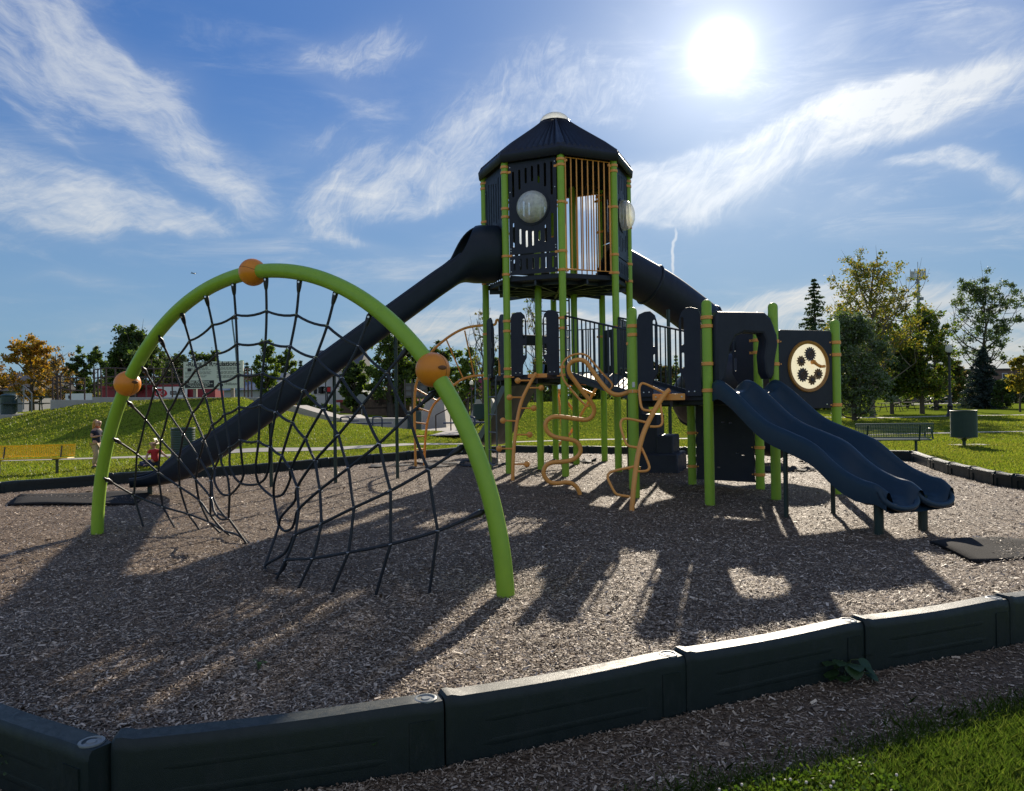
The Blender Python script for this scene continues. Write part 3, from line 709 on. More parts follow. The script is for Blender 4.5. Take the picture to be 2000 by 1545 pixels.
# --- tube slide
def tube_slide():
    P = spline([(1.98, 14.64, 4.10), (2.4, 14.81, 3.92), (3.2, 15.14, 3.53), (3.9, 15.43, 3.09), (4.45, 15.62, 2.74), (5.1, 15.4, 2.38), (5.3, 14.8, 2.15), (5.0, 14.2, 1.95), (4.3, 13.95, 1.80), (3.72, 14.15, 1.62), (3.62, 14.7, 1.32), (4.1, 15.2, .98), (4.8, 15.25, .66), (5.6, 15.1, .50)], 5)
    m = MB(); m.tube(P, .42, 28, cap=False); o = m.build('tube_slide', NAVY, ps, solid=.02)
    for i in (8, 17, 28, 40, 52, 62):
        t = (P[i + 1] - P[i - 1]).normalized(); f = MB(); f.ring(P[i], t, .425, .028, 32, 6); f.build('tube_flange', NAVY, o)
    for px, Y, top in ((1308, 14.35, 2.95),):
        q = at(px, 780, Y); t = MB(); t.tube([(q.x, q.y, -.3), (q.x, q.y, 3.1)], .035, 12); t.build('slide_leg', POLEG, o)
    fr = plate([(-W0 / 2, UPZ), (W0 / 2, UPZ), (W0 / 2, 4.53), (-W0 / 2, 4.53)], [circ(.40, 0, 4.05, 28)], .02, .003)
    fr.xform(face_frame(2, 0, .0)); fr.build('slide_entry', NAVY, o)
tube_slide()
# --- rear open slide
def rear_slide():
    k = 4; n = Vector((math.sin(R(202.5)), -math.cos(R(202.5)), 0)); lat = Vector((-n.y, n.x, 0)); o0 = TC + n * 1.288
    rows = []
    for q in spline([(0, 1.84, 0), (.3, 1.80, 0), (1.0, 1.30, 0), (2.0, .55, 0), (2.5, .30, 0), (3.1, .26, 0)], 6):
        rows.append([tuple(o0 + n * q.x + lat * x + Vector((0, 0, q.y + z))) for x, z in ((-.36, .02), (-.36, .26), (-.31, .28), (-.28, .10), (-.2, .03), (0, .0), (.2, .03), (.28, .10), (.31, .28), (.36, .26), (.36, .02))])
    m = MB(); m.grid(rows, closed=True); o = m.build('rear_slide', mat('teal_blue_plastic', (.055, .085, .115), .35), ps, angle=50)
    h = plate([(-.52, 1.86), (-.42, 1.86), (-.42, 2.35), (-.3, 2.52), (.3, 2.52), (.42, 2.35), (.42, 1.86), (.52, 1.86), (.52, 2.62), (.46, 2.74), (-.46, 2.74), (-.52, 2.62)], [], .14, .03)
    h.xform(face_frame(k, 0, .03)); h.build('slide_hood', NAVY, o)
    p = o0 + n * 2.7; t = MB(); t.tube([(p.x, p.y, -.3), (p.x, p.y, .28)], .04, 10); t.build('slide_leg', POLEG, o)
rear_slide()
# --- hand-hold panels beside the openings
def handhold(M, side, z, h=1.12, w=.30, name='handhold_panel'):
    """side=+1: the loop is on the right"""
    a = [(-w / 2, z - .03), (-w / 2, z + h - .1), (-w / 2 + .03, z + h - .03), (-w / 2 + .12, z + h), (w / 2 - .10, z + h), (w / 2 - .035, z + h - .06), (w / 2, z + h - .17), (w / 2, z + .30), (w / 2 - .03, z + .25), (w / 2 - .07, z + .18), (w / 2 - .08, z + .10), (w / 2 - .08, z - .03)]
    holes = [rrect(.042, .36, .02, w / 2 - .048, z + .82), rrect(.042, .20, .02, w / 2 - .048, z + .44)]
    if side < 0: a = [(-x, y) for x, y in reversed(a)]; holes = [[(-x, y) for x, y in hh] for hh in holes]
    m = plate(a, holes, .024, .004); m.xform(M); o = m.build(name, NAVY, ps)
    for sx in (-.06, .02):
        b = MB(); b.lathe(M @ Vector((sx * side, z + .03, .013)), [(.012, 0), (.010, .005), (.001, .007)], 8, axis=M.to_3x3() @ Vector((0, 0, 1))); b.build('bolt', CLAMPM, o)
    return o
def sub_frame(M, dx): return M @ Matrix.Translation((dx, 0, 0))
for k in (7, 6, 5): 
    handhold(sub_frame(face_frame(k, 0, .01), -W0 / 2 + .15), 1, LOZ); handhold(sub_frame(face_frame(k, 0, .01), W0 / 2 - .15), -1, LOZ)
def edge_frame(a, b, out=0.0):
    c = (a + b) / 2; x = (b - a).normalized(); n = Vector((x.y, -x.x, 0)); c = c + n * out; return frame_m((c.x, c.y, 0), x)
EAB, EBE, ECD, EIC, EEF, EED, EIA = edge_frame(ha, hb, .01), edge_frame(hb, he), edge_frame(hd, hc), edge_frame(hc, hi), edge_frame(he, hf, .0), edge_frame(he, hd), edge_frame(hi, ha)
handhold(sub_frame(EAB, -W0 / 2 + .15), 1, HXZ); handhold(sub_frame(EAB, W0 / 2 - .15), -1, HXZ)
handhold(sub_frame(ECD, -W0 / 2 + .15), 1, HXZ, 1.1, .32); handhold(sub_frame(ECD, W0 / 2 - .18), -1, HXZ, 1.1, .38)
handhold(sub_frame(EED, -W0 / 2 + .13), 1, HXZ, 1.1, .28)
slm = plate([(-W0 / 2, HXZ + .02), (W0 / 2, HXZ + .02), (W0 / 2, HXZ + 1.05), (-W0 / 2, HXZ + 1.05)], [], .024, .004); slm.xform(EIA); slm.build('solid_panel', NAVY, ps)
# lower tower deck, right hand face: bars, and rear faces
bar_panel(face_frame(1), W0 - .02, LOZ + .10, LOZ + 1.0, 9, STEELD, name='lower_bar_panel')
bar_panel(face_frame(3), W0 - .02, LOZ + .10, LOZ + 1.0, 9, STEELD, name='lower_bar_panel')
slm = plate([(-W0 / 2, LOZ + .02), (W0 / 2, LOZ + .02), (W0 / 2, LOZ + .95), (-W0 / 2, LOZ + .95)], [rrect(.05, .6, .024, x, LOZ + .5) for x in (-.25, 0, .25)], .024, .004); slm.xform(face_frame(2)); slm.build('solid_panel', NAVY, ps)
# --- wall below the hexagon deck
rp = random.Random(4)
out = []
for i in range(9): out.append((-W0 / 2 - .01 + .02 * (i % 2), .10 + i * .15))
for i in range(9): out.append((W0 / 2 + .01 - .02 * (i % 2), 1.30 - i * .15))
slm = plate(out, [rrect(.05, .02, .009, x, z) for x, z in ((-.1, .98), (.02, .99), (-.28, .5), (-.2, .53), (.1, .3), (.2, .32))], .03, .004); slm.xform(ECD); slm.build('lower_wall_panel', NAVY, ps)
# --- bridge
def bridge():
    A0, A1, B0, B1 = OV(0), OV(1), hi, hc; m = MB(); n = 9
    for i in range(n):
        t0, t1 = (i + .04) / n, (i + .96) / n; z0, z1 = LOZ + (HXZ - LOZ) * t0, LOZ + (HXZ - LOZ) * t1
        ins = lambda a, b: (a + (b - a) * .06, b + (a - b) * .06)
        a0, a1 = ins(A0.lerp(B0, t0), A1.lerp(B1, t0)); b0, b1 = ins(A0.lerp(B0, t1), A1.lerp(B1, t1))
        u = [Vector((p.x, p.y, z)) for p, z in ((a0, z0), (a1, z0), (b1, z1), (b0, z1))]; d = [p - Vector((0, 0, .035)) for p in u]
        m.add(u + d, [(0, 1, 2, 3), (7, 6, 5, 4), (0, 4, 5, 1), (1, 5, 6, 2), (2, 6, 7, 3), (3, 7, 4, 0)])
    o = m.build('bridge_deck', mat('slate_deck_plastic', (.040, .048, .062), .55), ps)
    for P, Q in ((A0, B0), (A1, B1)):
        d = Q - P; w = d.length - 2 * PR - .04; M = edge_frame(P, Q)
        bar_panel(M, w, (LOZ + HXZ) / 2 + .205 + .0, (LOZ + HXZ) / 2 + 1.2, 15, STEELD, .019, .0125, 'bridge_rail', (LOZ - HXZ), o)
        s_ = MB(); f = lambda t, z: P.lerp(Q, t) + Vector((0, 0, LOZ + (HXZ - LOZ) * t + z))
        vs = []
        for t in (.04, .96):
            for z in (-.07, .06):
                for e in (-.012, .012): vs.append(f(t, z) + Vector((d.y, -d.x, 0)).normalized() * e)
        s_.add(vs, [(0, 1, 3, 2), (4, 6, 7, 5), (0, 4, 5, 1), (2, 3, 7, 6), (0, 2, 6, 4), (1, 5, 7, 3)]); s_.build('bridge_side', STEELD, o)
bridge()
# --- double wave slide
def wave_slide():
    n = Vector((math.sin(R(22.5)), -math.cos(R(22.5)), 0)); lat = Vector((-n.y, n.x, 0)); o0 = (hb + he) / 2 - lat * .03
    crest = spline([(-.02, 1.52, 0), (.10, 1.585, 0), (.22, 1.575, 0), (.40, 1.48, 0), (.60, 1.345, 0), (.85, 1.175, 0), (1.08, 1.065, 0), (1.4, .972, 0), (1.70, .872, 0), (1.95, .705, 0), (2.12, .612, 0), (2.32, .545, 0), (2.48, .515, 0), (2.60, .44, 0)], 5)
    hw = .485
    rows = []
    for i, q in enumerate(crest):
        l, zc = q.x, q.y; dep = .05 + .155 * float(sstep(-.02, .45, l)); dep *= 1 - .22 * float(sstep(2.3, 2.6, l)); fz = zc - dep
        if l < .25: fz = min(fz, 1.43)
        sk = .245 - .06 * float(sstep(2.2, 2.6, l)); sc_ = 1 - .05 * float(sstep(2.45, 2.6, l))
        prof = []
        def wall(x0, s_, first):    # s_: +1 inside lies to the right
            pass
        H = [(-hw, zc - sk), (-hw - .004, zc - .06), (-hw + .008, zc - .012), (-hw + .03, zc), (-hw + .052, zc - .012), (-hw + .07, zc - .05), (-hw + .10, fz + .035), (-hw + .15, fz + .006), (-.245, fz - .006),
             (-.14, fz + .006), (-.085, fz + .045), (-.05, zc - .045), (-.03, zc - .010), (0, zc), (.03, zc - .010), (.05, zc - .045), (.085, fz + .045), (.14, fz + .006), (.245, fz - .006),
             (hw - .15, fz + .006), (hw - .10, fz + .035), (hw - .07, zc - .05), (hw - .052, zc - .012), (hw - .03, zc), (hw - .008, zc - .012), (hw + .004, zc - .06), (hw, zc - sk), (hw - .03, zc - sk), (hw - .04, fz - .04), (0, fz - .05), (-hw + .04, fz - .04), (-hw + .03, zc - sk)]
        rows.append([tuple(o0 + n * l + lat * (x * sc_) + Vector((0, 0, z))) for x, z in H])
    m = MB(); m.grid(rows, closed=True); o = m.build('wave_slide', SLIDEM, ps, angle=60)
    for c_ in (-.242, .242):                                       # rolled exit lips, one for each lane
        lip = MB(); P = []
        for i in range(15):
            a = math.pi * i / 14; x = c_ - .222 * math.cos(a); l = 2.52 + .12 * math.sin(a) ** .7; z = .445 - .165 * math.sin(a) ** .55
            P.append(o0 + n * l + lat * x + Vector((0, 0, z)))
        lip.tube(P, [.026] + [.030] * 13 + [.026], 12)
        q = []
        for i in range(15): q.append([tuple(P[i]), tuple(P[i] * .5 + (o0 + n * 2.5 + lat * (c_ + (-.222 * math.cos(math.pi * i / 14)) * .9) + Vector((0, 0, .27))) * .5), tuple(o0 + n * 2.40 + lat * (c_ + (-.222 * math.cos(math.pi * i / 14)) * .9) + Vector((0, 0, .30)))])
        lip.grid(q); lip.build('exit_lip', SLIDEM, o)
    for (l, x, top, r_) in ((1.20, -.38, .88, .026), (1.22, .30, .88, .026), (2.42, -.36, .36, .045), (2.44, .22, .36, .045)):
        p = o0 + n * l + lat * x; t = MB(); t.tube([(p.x, p.y, -.25), (p.x, p.y, top)], r_, 12); t.build('slide_leg', POLEG, o)
    # canopy over the slide mouth
    w = W0 / 2 + .02
    P0 = [(-w, 1.56), (-w, 2.40), (-w + .05, 2.465), (w - .16, 2.475), (w - .06, 2.40), (w + .04, 2.18), (w + .05, 2.05), (w + .0, 1.85), (w - .02, 1.66), (w - .06, 1.60), (w - .12, 1.60), (w - .17, 1.68), (w - .19, 1.90), (w - .15, 2.10), (w - .20, 2.19), (-.02, 2.20), (-.15, 2.15), (-.24, 2.02), (-.29, 1.80), (-.33, 1.62), (-.39, 1.55)]
    h = plate(P0, [], .17, .035); h.xform(edge_frame(hb, he, .02)); h.build('slide_canopy', NAVY, o)
wave_slide()
# --- gear panel
def gear_panel():
    w = W0 / 2; zc = 1.77; M = EEF
    m = plate(rrect(2 * w, 1.06, .05, 0, 1.73), [circ(.325, 0.04, zc, 44)], .03, .005); m.xform(M); o = m.build('gear_panel', NAVY, ps)
    d = MB(); cc = M @ Vector((.04, zc, -.004)); nn = M.to_3x3() @ Vector((0, 0, 1)); d.lathe(cc, [(.322, -.003), (.322, .003)], 44, axis=nn); d.build('clear_disc', DISCM, o)
    GOLD = mat('bronze_plastic', (.42, .19, .030), .4, noise=(12, .5, (.24, .10, .02))); DG = mat('dark_gear_plastic', (.040, .032, .042), .5); BR = mat('brown_gear_plastic', (.14, .075, .03), .5)
    r_ = MB(); r_.lathe(M @ Vector((.04, zc, .016)), [(.305, 0), (.305, .012), (.318, .022), (.345, .022), (.352, .0)], 48, axis=nn, cap=False); r_.build('window_rim', GOLD, o)
    for gx, gz, gr, nt_, mt in ((.03, .165, .088, 16, DG), (-.125, .07, .066, 11, BR), (-.10, -.115, .086, 14, DG), (.055, -.185, .062, 9, BR), (.165, -.105, .068, 12, BR)):
        P = []
        for i in range(nt_ * 4):
            a = 2 * math.pi * i / (nt_ * 4); rr = gr * (1.13 if i % 4 in (1, 2) else .86); P.append((.04 + gx + rr * math.cos(a), zc + gz + rr * math.sin(a)))
        g = plate(P, [], .014, .001); g.xform(M @ Matrix.Translation((0, 0, .018))); go = g.build('gear', mt, o)
        sp = MB(); Q = []
        for i in range(34):
            a = i * .42; rr = gr * .72 * i / 34; Q.append(M @ Vector((.04 + gx + rr * math.cos(a), zc + gz + rr * math.sin(a), .027)))
        if gr > .07: sp.tube(Q, .0045, 5)
        else: sp.lathe(M @ Vector((.04 + gx, zc + gz, .025)), [(gr * .42, 0), (gr * .38, .008), (.001, .01)], 14, axis=nn)
        sp.build('gear_boss', BR if mt is DG else DG, go)
    c = MB(); c.tube([M @ Vector((.09, zc + .055, .03)), M @ Vector((.09, zc + .055, .075))], .03, 14); c.tube([M @ Vector((.07, zc + .065, .07)), M @ Vector((.14, zc + .02, .07)), M @ Vector((.20, zc - .005, .07))], [.026, .02, .022], 10)
    c.tube([M @ Vector((.20, zc - .005, .06)), M @ Vector((.20, zc - .005, .14))], .019, 12); c.build('crank_handle', ORANGE, o)
    for sx in (-.4, -.1, .35):
        b = MB(); b.lathe(M @ Vector((sx, 1.25, .015)), [(.011, 0), (.009, .005), (.001, .006)], 8, axis=nn); b.build('bolt', CLAMPM, o)
gear_panel()
# --- orange climbers
def z2(x, y): return 900 + x / 3.434, 560 + y / 3.434
def ball_climber():
    b0 = gnd(1000.5, 945); b0.z = -.2; fm = face_frame(7, 0, .12); top = fm @ Vector((.06, LOZ - .02, 0))
    px = [(345, 1300), (350, 1200), (355, 1100), (365, 1000), (378, 900), (398, 800), (425, 725), (466, 645), (505, 580)]
    P = []
    for x, y in px:
        t = (1300 - y) / 720.; Y = 12.35 + (top.y - 12.35) * (t ** 1.4); P.append(at(*z2(x, y), Y))
    P[0].z = -.2; m = MB(); m.tube(spline(P, 4), .030, 12); o = m.build('ball_climber', ORANGE, ps)
    pl_ = MB(); M = fm @ Matrix.Translation((.06, LOZ - .03, -.06)); pl_.merge(plate(rrect(.36, .07, .01), [], .012, .002), M); pl_.build('mounting_plate', ORANGE, o)
    for (x0, y0, x1, y1) in ((460, 628, 382, 630), (455, 678, 540, 678), (415, 742, 327, 742), (405, 815, 490, 815), (368, 900, 283, 898), (375, 992, 462, 992), (345, 1087, 257, 1085), (352, 1190, 443, 1190)):
        t = (1300 - y0) / 720.; Y = 12.35 + (top.y - 12.35) * (max(t, 0) ** 1.4); a, c = at(*z2(x0, y0), Y), at(*z2(x1, y1), Y + (.05 if x1 > x0 else -.05))
        g = MB(); g.tube([a, c], .015, 10); g.ball(c, .053, 16, 10); g.build('ball_step', ORANGE, o)
ball_climber()
def snake():
    P = [(803, 1440), (800, 1400), (790, 1365), (760, 1328), (710, 1312), (650, 1318), (600, 1312), (566, 1280), (555, 1238), (575, 1197), (620, 1178), (700, 1172), (760, 1155), (798, 1118), (800, 1075), (770, 1037), (715, 1022), (640, 1010), (590, 982), (568, 938), (580, 895), (625, 872), (700, 876), (800, 890), (850, 890), (885, 865), (895, 820), (870, 768), (820, 706), (765, 632), (730, 580), (725, 532), (750, 500), (800, 490), (840, 506), (880, 560), (930, 630), (980, 690), (1020, 718), (1070, 724), (1122, 708)]
    Q = []
    for i, (x, y) in enumerate(P): t = max(0, i - 22) / 18.; Q.append(at(*z2(x, y), 10.5 - .35 * t))
    Q[0].z = -.15; m = MB(); m.tube(spline(Q, 4), .0315, 12); o = m.build('snake_climber', ORANGE, ps)
    P = [(862, 797), (830, 790), (740, 690), (690, 622), (676, 560), (690, 502), (740, 462), (800, 450), (850, 465), (890, 510), (950, 580), (1008, 640), (1016, 670), (1002, 688)]
    Q = [at(*z2(x, y), 10.5 + .22 * math.sin(math.pi * i / 13)) for i, (x, y) in enumerate(P)]
    g = MB(); g.tube(spline(Q, 4), .0155, 10); g.build('hand_loop', ORANGE, o)
snake()
def hook_climber():
    P = [(1140, 1512), (1155, 1400), (1170, 1250), (1190, 1120), (1220, 1000), (1262, 900), (1320, 795), (1372, 718), (1398, 694)]
    def dep(y): t = max(0, (1505 - y) / 811.); return 8.93 + (9.62 - 8.93) * t ** 1.5
    Q = [at(*z2(x, y), dep(y)) for x, y in P]; Q[0].z = -.15
    m = MB(); m.tube(spline(Q, 4), .032, 12); o = m.build('hook_climber', ORANGE, ps)
    M = edge_frame(ha, hb, .07) @ Matrix.Translation((.02, HXZ - .035, 0)); pl_ = MB(); pl_.merge(plate(rrect(.46, .085, .01), [], .012, .002), M); pl_.build('mounting_plate', ORANGE, o)
    for sx in (-.18, .19):
        b = MB(); b.lathe(M @ Vector((sx, 0, .006)), [(.012, 0), (.01, .006), (.001, .008)], 8, axis=M.to_3x3() @ Vector((0, 0, 1))); b.build('bolt', CLAMPM, o)
    for Lp in ([(1372, 714), (1300, 680), (1232, 650), (1207, 655), (1197, 692), (1205, 780), (1220, 820), (1252, 830), (1302, 832)], [(1330, 755), (1340, 800), (1352, 890), (1346, 925), (1320, 938), (1268, 938)],
               [(1252, 912), (1160, 892), (1100, 885), (1074, 905), (1075, 950), (1100, 1030), (1115, 1060), (1140, 1072), (1198, 1080)], [(1212, 1080), (1240, 1140), (1263, 1200), (1260, 1225), (1235, 1237), (1180, 1238)],
               [(1168, 1205), (1050, 1230), (1000, 1247), (985, 1272), (992, 1302), (1032, 1378), (1062, 1397), (1132, 1408)]):
        g = MB(); g.tube(spline([at(*z2(x, y), dep(y) + .004) for x, y in Lp], 4), .0165, 10); g.build('foot_loop', ORANGE, o)
hook_climber()
def z5(x, y): return 660 + x / 5.15, 600 + y / 5.15
def arch_climber():
    O = [(782, 1640), (780, 1545), (770, 1100), (775, 850), (800, 730), (860, 590), (930, 470), (1000, 390), (1150, 275), (1300, 205), (1480, 180)]; I = [(868, 1620), (870, 1520), (875, 1400), (890, 1220), (920, 1080), (965, 980), (1035, 910), (1160, 790), (1260, 722), (1370, 692), (1490, 685)]
    do = lambda i: 15.1 - .4 * i / 10; di = lambda i: 15.45 - .55 * i / 10
    Po = [at(*z5(*p), do(i)) for i, p in enumerate(O)]; Pi = [at(*z5(*p), di(i)) for i, p in enumerate(I)]
    Po[0].z = Pi[0].z = -.2
    Po += [at(966, 634, 14.7), at(970, 625, 14.7), at(975, 628, 14.7), at(976, 645, 14.7), at(976, 738, 14.7)]
    m = MB(); m.tube(spline(Po, 5), .026, 10); o = m.build('arch_climber', ORANGE, ps)
    g = MB(); g.tube(spline(Pi, 5), .026, 10); g.build('inner_rail', ORANGE, o)
    for a, ia, b_, ib in (((1275, 235), 9, (1372, 690), 9), ((1090, 325), 8, (1262, 722), 8), ((945, 450), 6, (1160, 788), 7), ((790, 825), 4, (1000, 945), 6), ((780, 1005), 2, (938, 1058), 4), ((780, 1160), 2, (897, 1175), 3), ((782, 1300), 1, (880, 1298), 2), ((782, 1430), 1, (872, 1425), 1)):
        g = MB(); g.tube([at(*z5(*a), do(ia)), at(*z5(*b_), di(ib))], .015, 8); g.build('rung', ORANGE, o)
arch_climber()
def rear_frame():
    S = [((650, 705), (735, 650)), ((735, 650), (800, 618)), ((800, 618), (890, 612)), ((735, 645), (925, 655)), ((925, 650), (735, 985)), ((650, 705), (690, 1010)), ((650, 690), (765, 840)), ((735, 655), (900, 725)), ((735, 985), (650, 1068))]
    m = None
    for i, (a, b_) in enumerate(S):
        t = MB(); t.tube([at(*z2(*a), 16.6 + .3 * (i % 2)), at(*z2(*b_), 16.6 + .3 * ((i + 1) % 2))], .032, 10)
        if m is None: m = t
        else: m.merge(t)
    m.build('rear_frame_climber', ORANGE, ps)
rear_frame()
# --- plain ladder on the left face
M = face_frame(6, 0, .10); b = MB()
for sx in (-.2, .2): b.tube(spline([M @ Vector((sx, LOZ - .02, -.06)), M @ Vector((sx, LOZ - .06, 0)), M @ Vector((sx, 1.2, 0)), M @ Vector((sx, .32, 0)), M @ Vector((sx * .8, .20, .0)), M @ Vector((0, .16, 0))], 4), .0165, 8)
o = b.build('ladder', mat('grey_coated_steel', (.10, .115, .13), .4), ps)
for z in (.45, .78, 1.11, 1.44): r_ = MB(); r_.tube([M @ Vector((-.2, z, 0)), M @ Vector((.2, z, 0))], .014, 8); r_.build('rung', o.data.materials[0], o)
# --- moulded step climber under the bridge side
M = face_frame(1, 0, .0); o = None
for i, (l0, l1, w_, z0, z1) in enumerate(((.10, .40, .62, 0, 1.50), (.36, .68, .66, 0, 1.08), (.64, .95, .72, 0, .70), (.20, 1.05, 1.02, -.1, .38))):
    b = MB(); vs = []
    for z, g in ((z0, 1.0), (z1, .93)):
        for x, l in ((-w_ / 2 * g, l0), (w_ / 2 * g, l0), (w_ / 2 * g, l1 - .03 * (1 - g) * 10 * .1), (-w_ / 2 * g, l1)): vs.append(M @ Vector((x, z, l)))
    b.add(vs, [(3, 2, 1, 0), (4, 5, 6, 7), (0, 1, 5, 4), (1, 2, 6, 5), (2, 3, 7, 6), (3, 0, 4, 7)])
    if o is None: o = b.build('step_climber', NAVY, ps, bevel=.03)
    else: b.build('moulded_step', NAVY, o, bevel=.03)
# ------------------------------------------------------------------ rope net climber
NA, NB_ = gnd(190, 1042), gnd(988, 1166)
NM = (NA + NB_) / 2; NU = (NB_ - NA); NR = NU.length / 2; NU = NU.normalized(); NN = Vector((-NU.y, NU.x, 0))
nc = thing('rope_net_climber', NM, 'black rope net hung in a tall lime green arch with three orange balls', 'net climber')
AZ = -0.09
def arch(deg, r=NR): return NM + NU * (r * math.cos(R(deg))) + Vector((0, 0, AZ + 2.65 / NR * r * math.sin(R(deg))))
for a0, a1 in ((-3, 38.5), (41.5, 88.5), (91, 138.5), (141.5, 183)):
    m = MB(); m.tube([arch(a0 + (a1 - a0) * i / 24) for i in range(25)], .0635, 20); m.build('arch_tube', GREEN, nc)
for a, r_ in ((40, .130), (90.2, .122), (140, .130)):
    c = arch(a); m = MB(); m.ball(c, r_, 30, 18); o = m.build('joint_ball', BALLM, nc)
    g = MB(); t = (arch(a + 1) - arch(a - 1)).normalized(); g.ring(c, Vector((0, 0, 1)).cross(t).normalized() if a != 90.2 else Vector((.3, .2, 1)), r_ - .0005, .0022, 44, 6); g.build('ball_seam', mat('dark_seam_plastic', (.30, .10, .012), .5), o)  # seam ring in a darker orange than the ball
    g = MB()
    vdir = (CAM - c).normalized(); side = vdir.cross(Vector((0, 0, 1))).normalized() * -1
    q = c + (vdir * .80 + side * .52 + Vector((0, 0, .12))).normalized() * (r_ - .001); ax_ = (q - c).normalized()
    g.ball((0, 0, 0), .026, 14, 8, (1.45, .65, .30)); Mq = Matrix.Translation(q) @ ax_.to_track_quat('Z', 'Y').to_matrix().to_4x4(); g.xform(Mq); g.build('bolt_recess', mat('recess_plastic', (.16, .06, .015), .6), o)
def plane_pt(px, py):
    d = ray(px, py); t = (NM - CAM).dot(NN) / d.dot(NN); return CAM + d * t
ATT = [(209, 937), (226.6, 859.6), (252.8, 787.8), (281, 722), (314, 663.7), (355.7, 615), (402.3, 578), (456, 555), (519.2, 544.3), (585, 549), (655.5, 572.4), (721.5, 617), (794, 683.5), (845.4, 769), (900.8, 874.8), (941, 1000.8)]
WF = [
 [(261.6, 967), (267.4, 886.8), (283.9, 819.8), (302.3, 757), (334.4, 707.4), (370.3, 665.6), (415, 634.6), (460.4, 615), (520.6, 607.4), (578.8, 615), (639, 636.5), (700, 675.3), (755, 729), (797.9, 811.7), (836.4, 917), (855, 1037)],
 [(317.9, 989.7), (309, 922.7), (314, 858.6), (328.5, 805), (352.8, 756), (383.9, 720), (423.7, 691), (463, 671.5), (518.6, 666.6), (567.2, 676.3), (616.7, 698.6), (667, 737.5), (707.6, 792), (740.6, 866), (762.9, 958.4), (762.9, 1063)],
 [(367.4, 1004), (350.9, 951), (349, 896.5), (357.7, 848), (375.5, 807), (400.4, 771.5), (430.5, 746.2), (465.2, 731.7), (512.8, 728.7), (554.6, 739.4), (594.4, 761.7), (631, 797.6), (661, 849), (680.6, 914), (691.3, 991.7), (680.6, 1079)],
 [(409, 1020), (388.7, 977), (382, 936.3), (388.7, 894.6), (398.4, 859.6), (415, 829.5), (438.6, 808.6), (466.8, 795), (508.4, 791.3), (538.9, 804.3), (570.9, 824.7), (597, 856.7), (615.5, 899.4), (625, 956.7), (628, 1022.7), (610.7, 1090.7)],
 [(438, 1037), (411, 1006), (411, 971), (412, 938), (418.5, 914), (430, 887.5), (448.2, 873.2), (469, 859.6), (504.9, 861.6), (527.2, 872), (550.5, 889.7), (568, 915.9), (580.6, 951), (583.5, 994.6), (576.7, 1045), (558, 1093.6)]]
GL = [(283, 1030), (348, 1032), (398, 1036), (440, 1040), (462, 1046)]; GR = [(835, 1165), (728, 1165), (640, 1160), (575, 1149), (531, 1134)]
WTAIL = [[(462, 1044)], [(425, 1003)], [(417.5, 997.5), (431, 1014)], [(414.6, 964.5), (425, 989.7), (441.7, 1011)], [(419, 941), (433, 964.5)], [(433, 906), (444.7, 933.4)], [(448.5, 906), (456.3, 929.5)], [(472.8, 900.4), (475.3, 927.6)],
         [(499, 916)], [(526, 904), (518.4, 933.4)], [(536, 941)], [(567, 935), (553, 964.5)], [(576, 978), (549.5, 1009)], [(576.7, 1014), (570, 1031.5), (556, 1037)], [(568, 1060.6), (554.4, 1082), (525, 1099.4)], [(558, 1103), (546.6, 1119), (531, 1121.7), (520.4, 1117)]]
CEN = [(490, 1062), (446.6, 1013), (448.5, 967), (469.5, 944), (504.9, 945), (534.6, 971), (545, 1027), (517.5, 1106), (508, 1120)]; CD = [7.25, 7.18, 7.02, 6.85, 6.62, 6.42, 6.22, 6.06, 6.02]
CP = [at(p[0], p[1], d) for p, d in zip(CEN, CD)]; CP[0] = gnd(*CEN[0]); CP[-1] = gnd(508, 1120)
CIX = [0, 1, 1, 1, 2, 2, 3, 3, 4, 4, 5, 5, 6, 6, 7, 7]
def off(k, i):
    """how far behind (+) or in front (-) of the arch's plane the net hangs at row k, rope i"""
    gl, gr = gnd(*GL[k]), gnd(*GR[k]); dl = gl.y - plane_pt(*GL[k]).y; dr = gr.y - plane_pt(*GR[k]).y; s_ = (i + 1) / 17.0
    return dl * max(0, 1 - 2 * s_) ** 1.15 + dr * max(0, 2 * s_ - 1) ** 1.15
def npt(k, i, p=None):
    p = p or WF[k][i]; return at(p[0], p[1], plane_pt(*p).y + off(k, i))
NODE = [[npt(k, i) for i in range(16)] for k in range(5)]
rp = MB(); RR = .0115
def sag(a, b, s=.03, n=5): return [a.lerp(b, t / n) - Vector((0, 0, s * (a - b).length * 4 * (t / n) * (1 - t / n))) for t in range(n + 1)]
for i in range(16):
    P = [plane_pt(*ATT[i])] + [NODE[k][i] for k in range(5)]
    e = CP[CIX[i]]; last = NODE[4][i]
    for j, q in enumerate(WTAIL[i]): t = (j + 1) / (len(WTAIL[i]) + 1); P.append(at(q[0], q[1], last.y + (e.y - last.y) * t))
    P.append(e); rp.tube(spline(P, 5), RR, 8)
for k in range(5):
    gl, gr = gnd(*GL[k]), gnd(*GR[k]); gl.z = gr.z = -.06; P = [gl] + NODE[k] + [gr]; Q = []
    for j in range(len(P) - 1): Q += sag(P[j], P[j + 1], .05 if 0 < j < len(P) - 2 else .0)[:-1]
    Q.append(P[-1]); rp.tube(Q, RR, 8)
CP2 = [p.copy() for p in CP]; CP2[0].z = CP2[-1].z = -.06
Q = []
for j in range(len(CP2) - 1): Q += sag(CP2[j], CP2[j + 1], .04 if 1 < j < 6 else 0)[:-1]
rp.tube(Q + [CP2[-1]], RR, 8)
net = rp.build('rope_net', ROPE, nc)
cl = MB(); rq = random.Random(2)
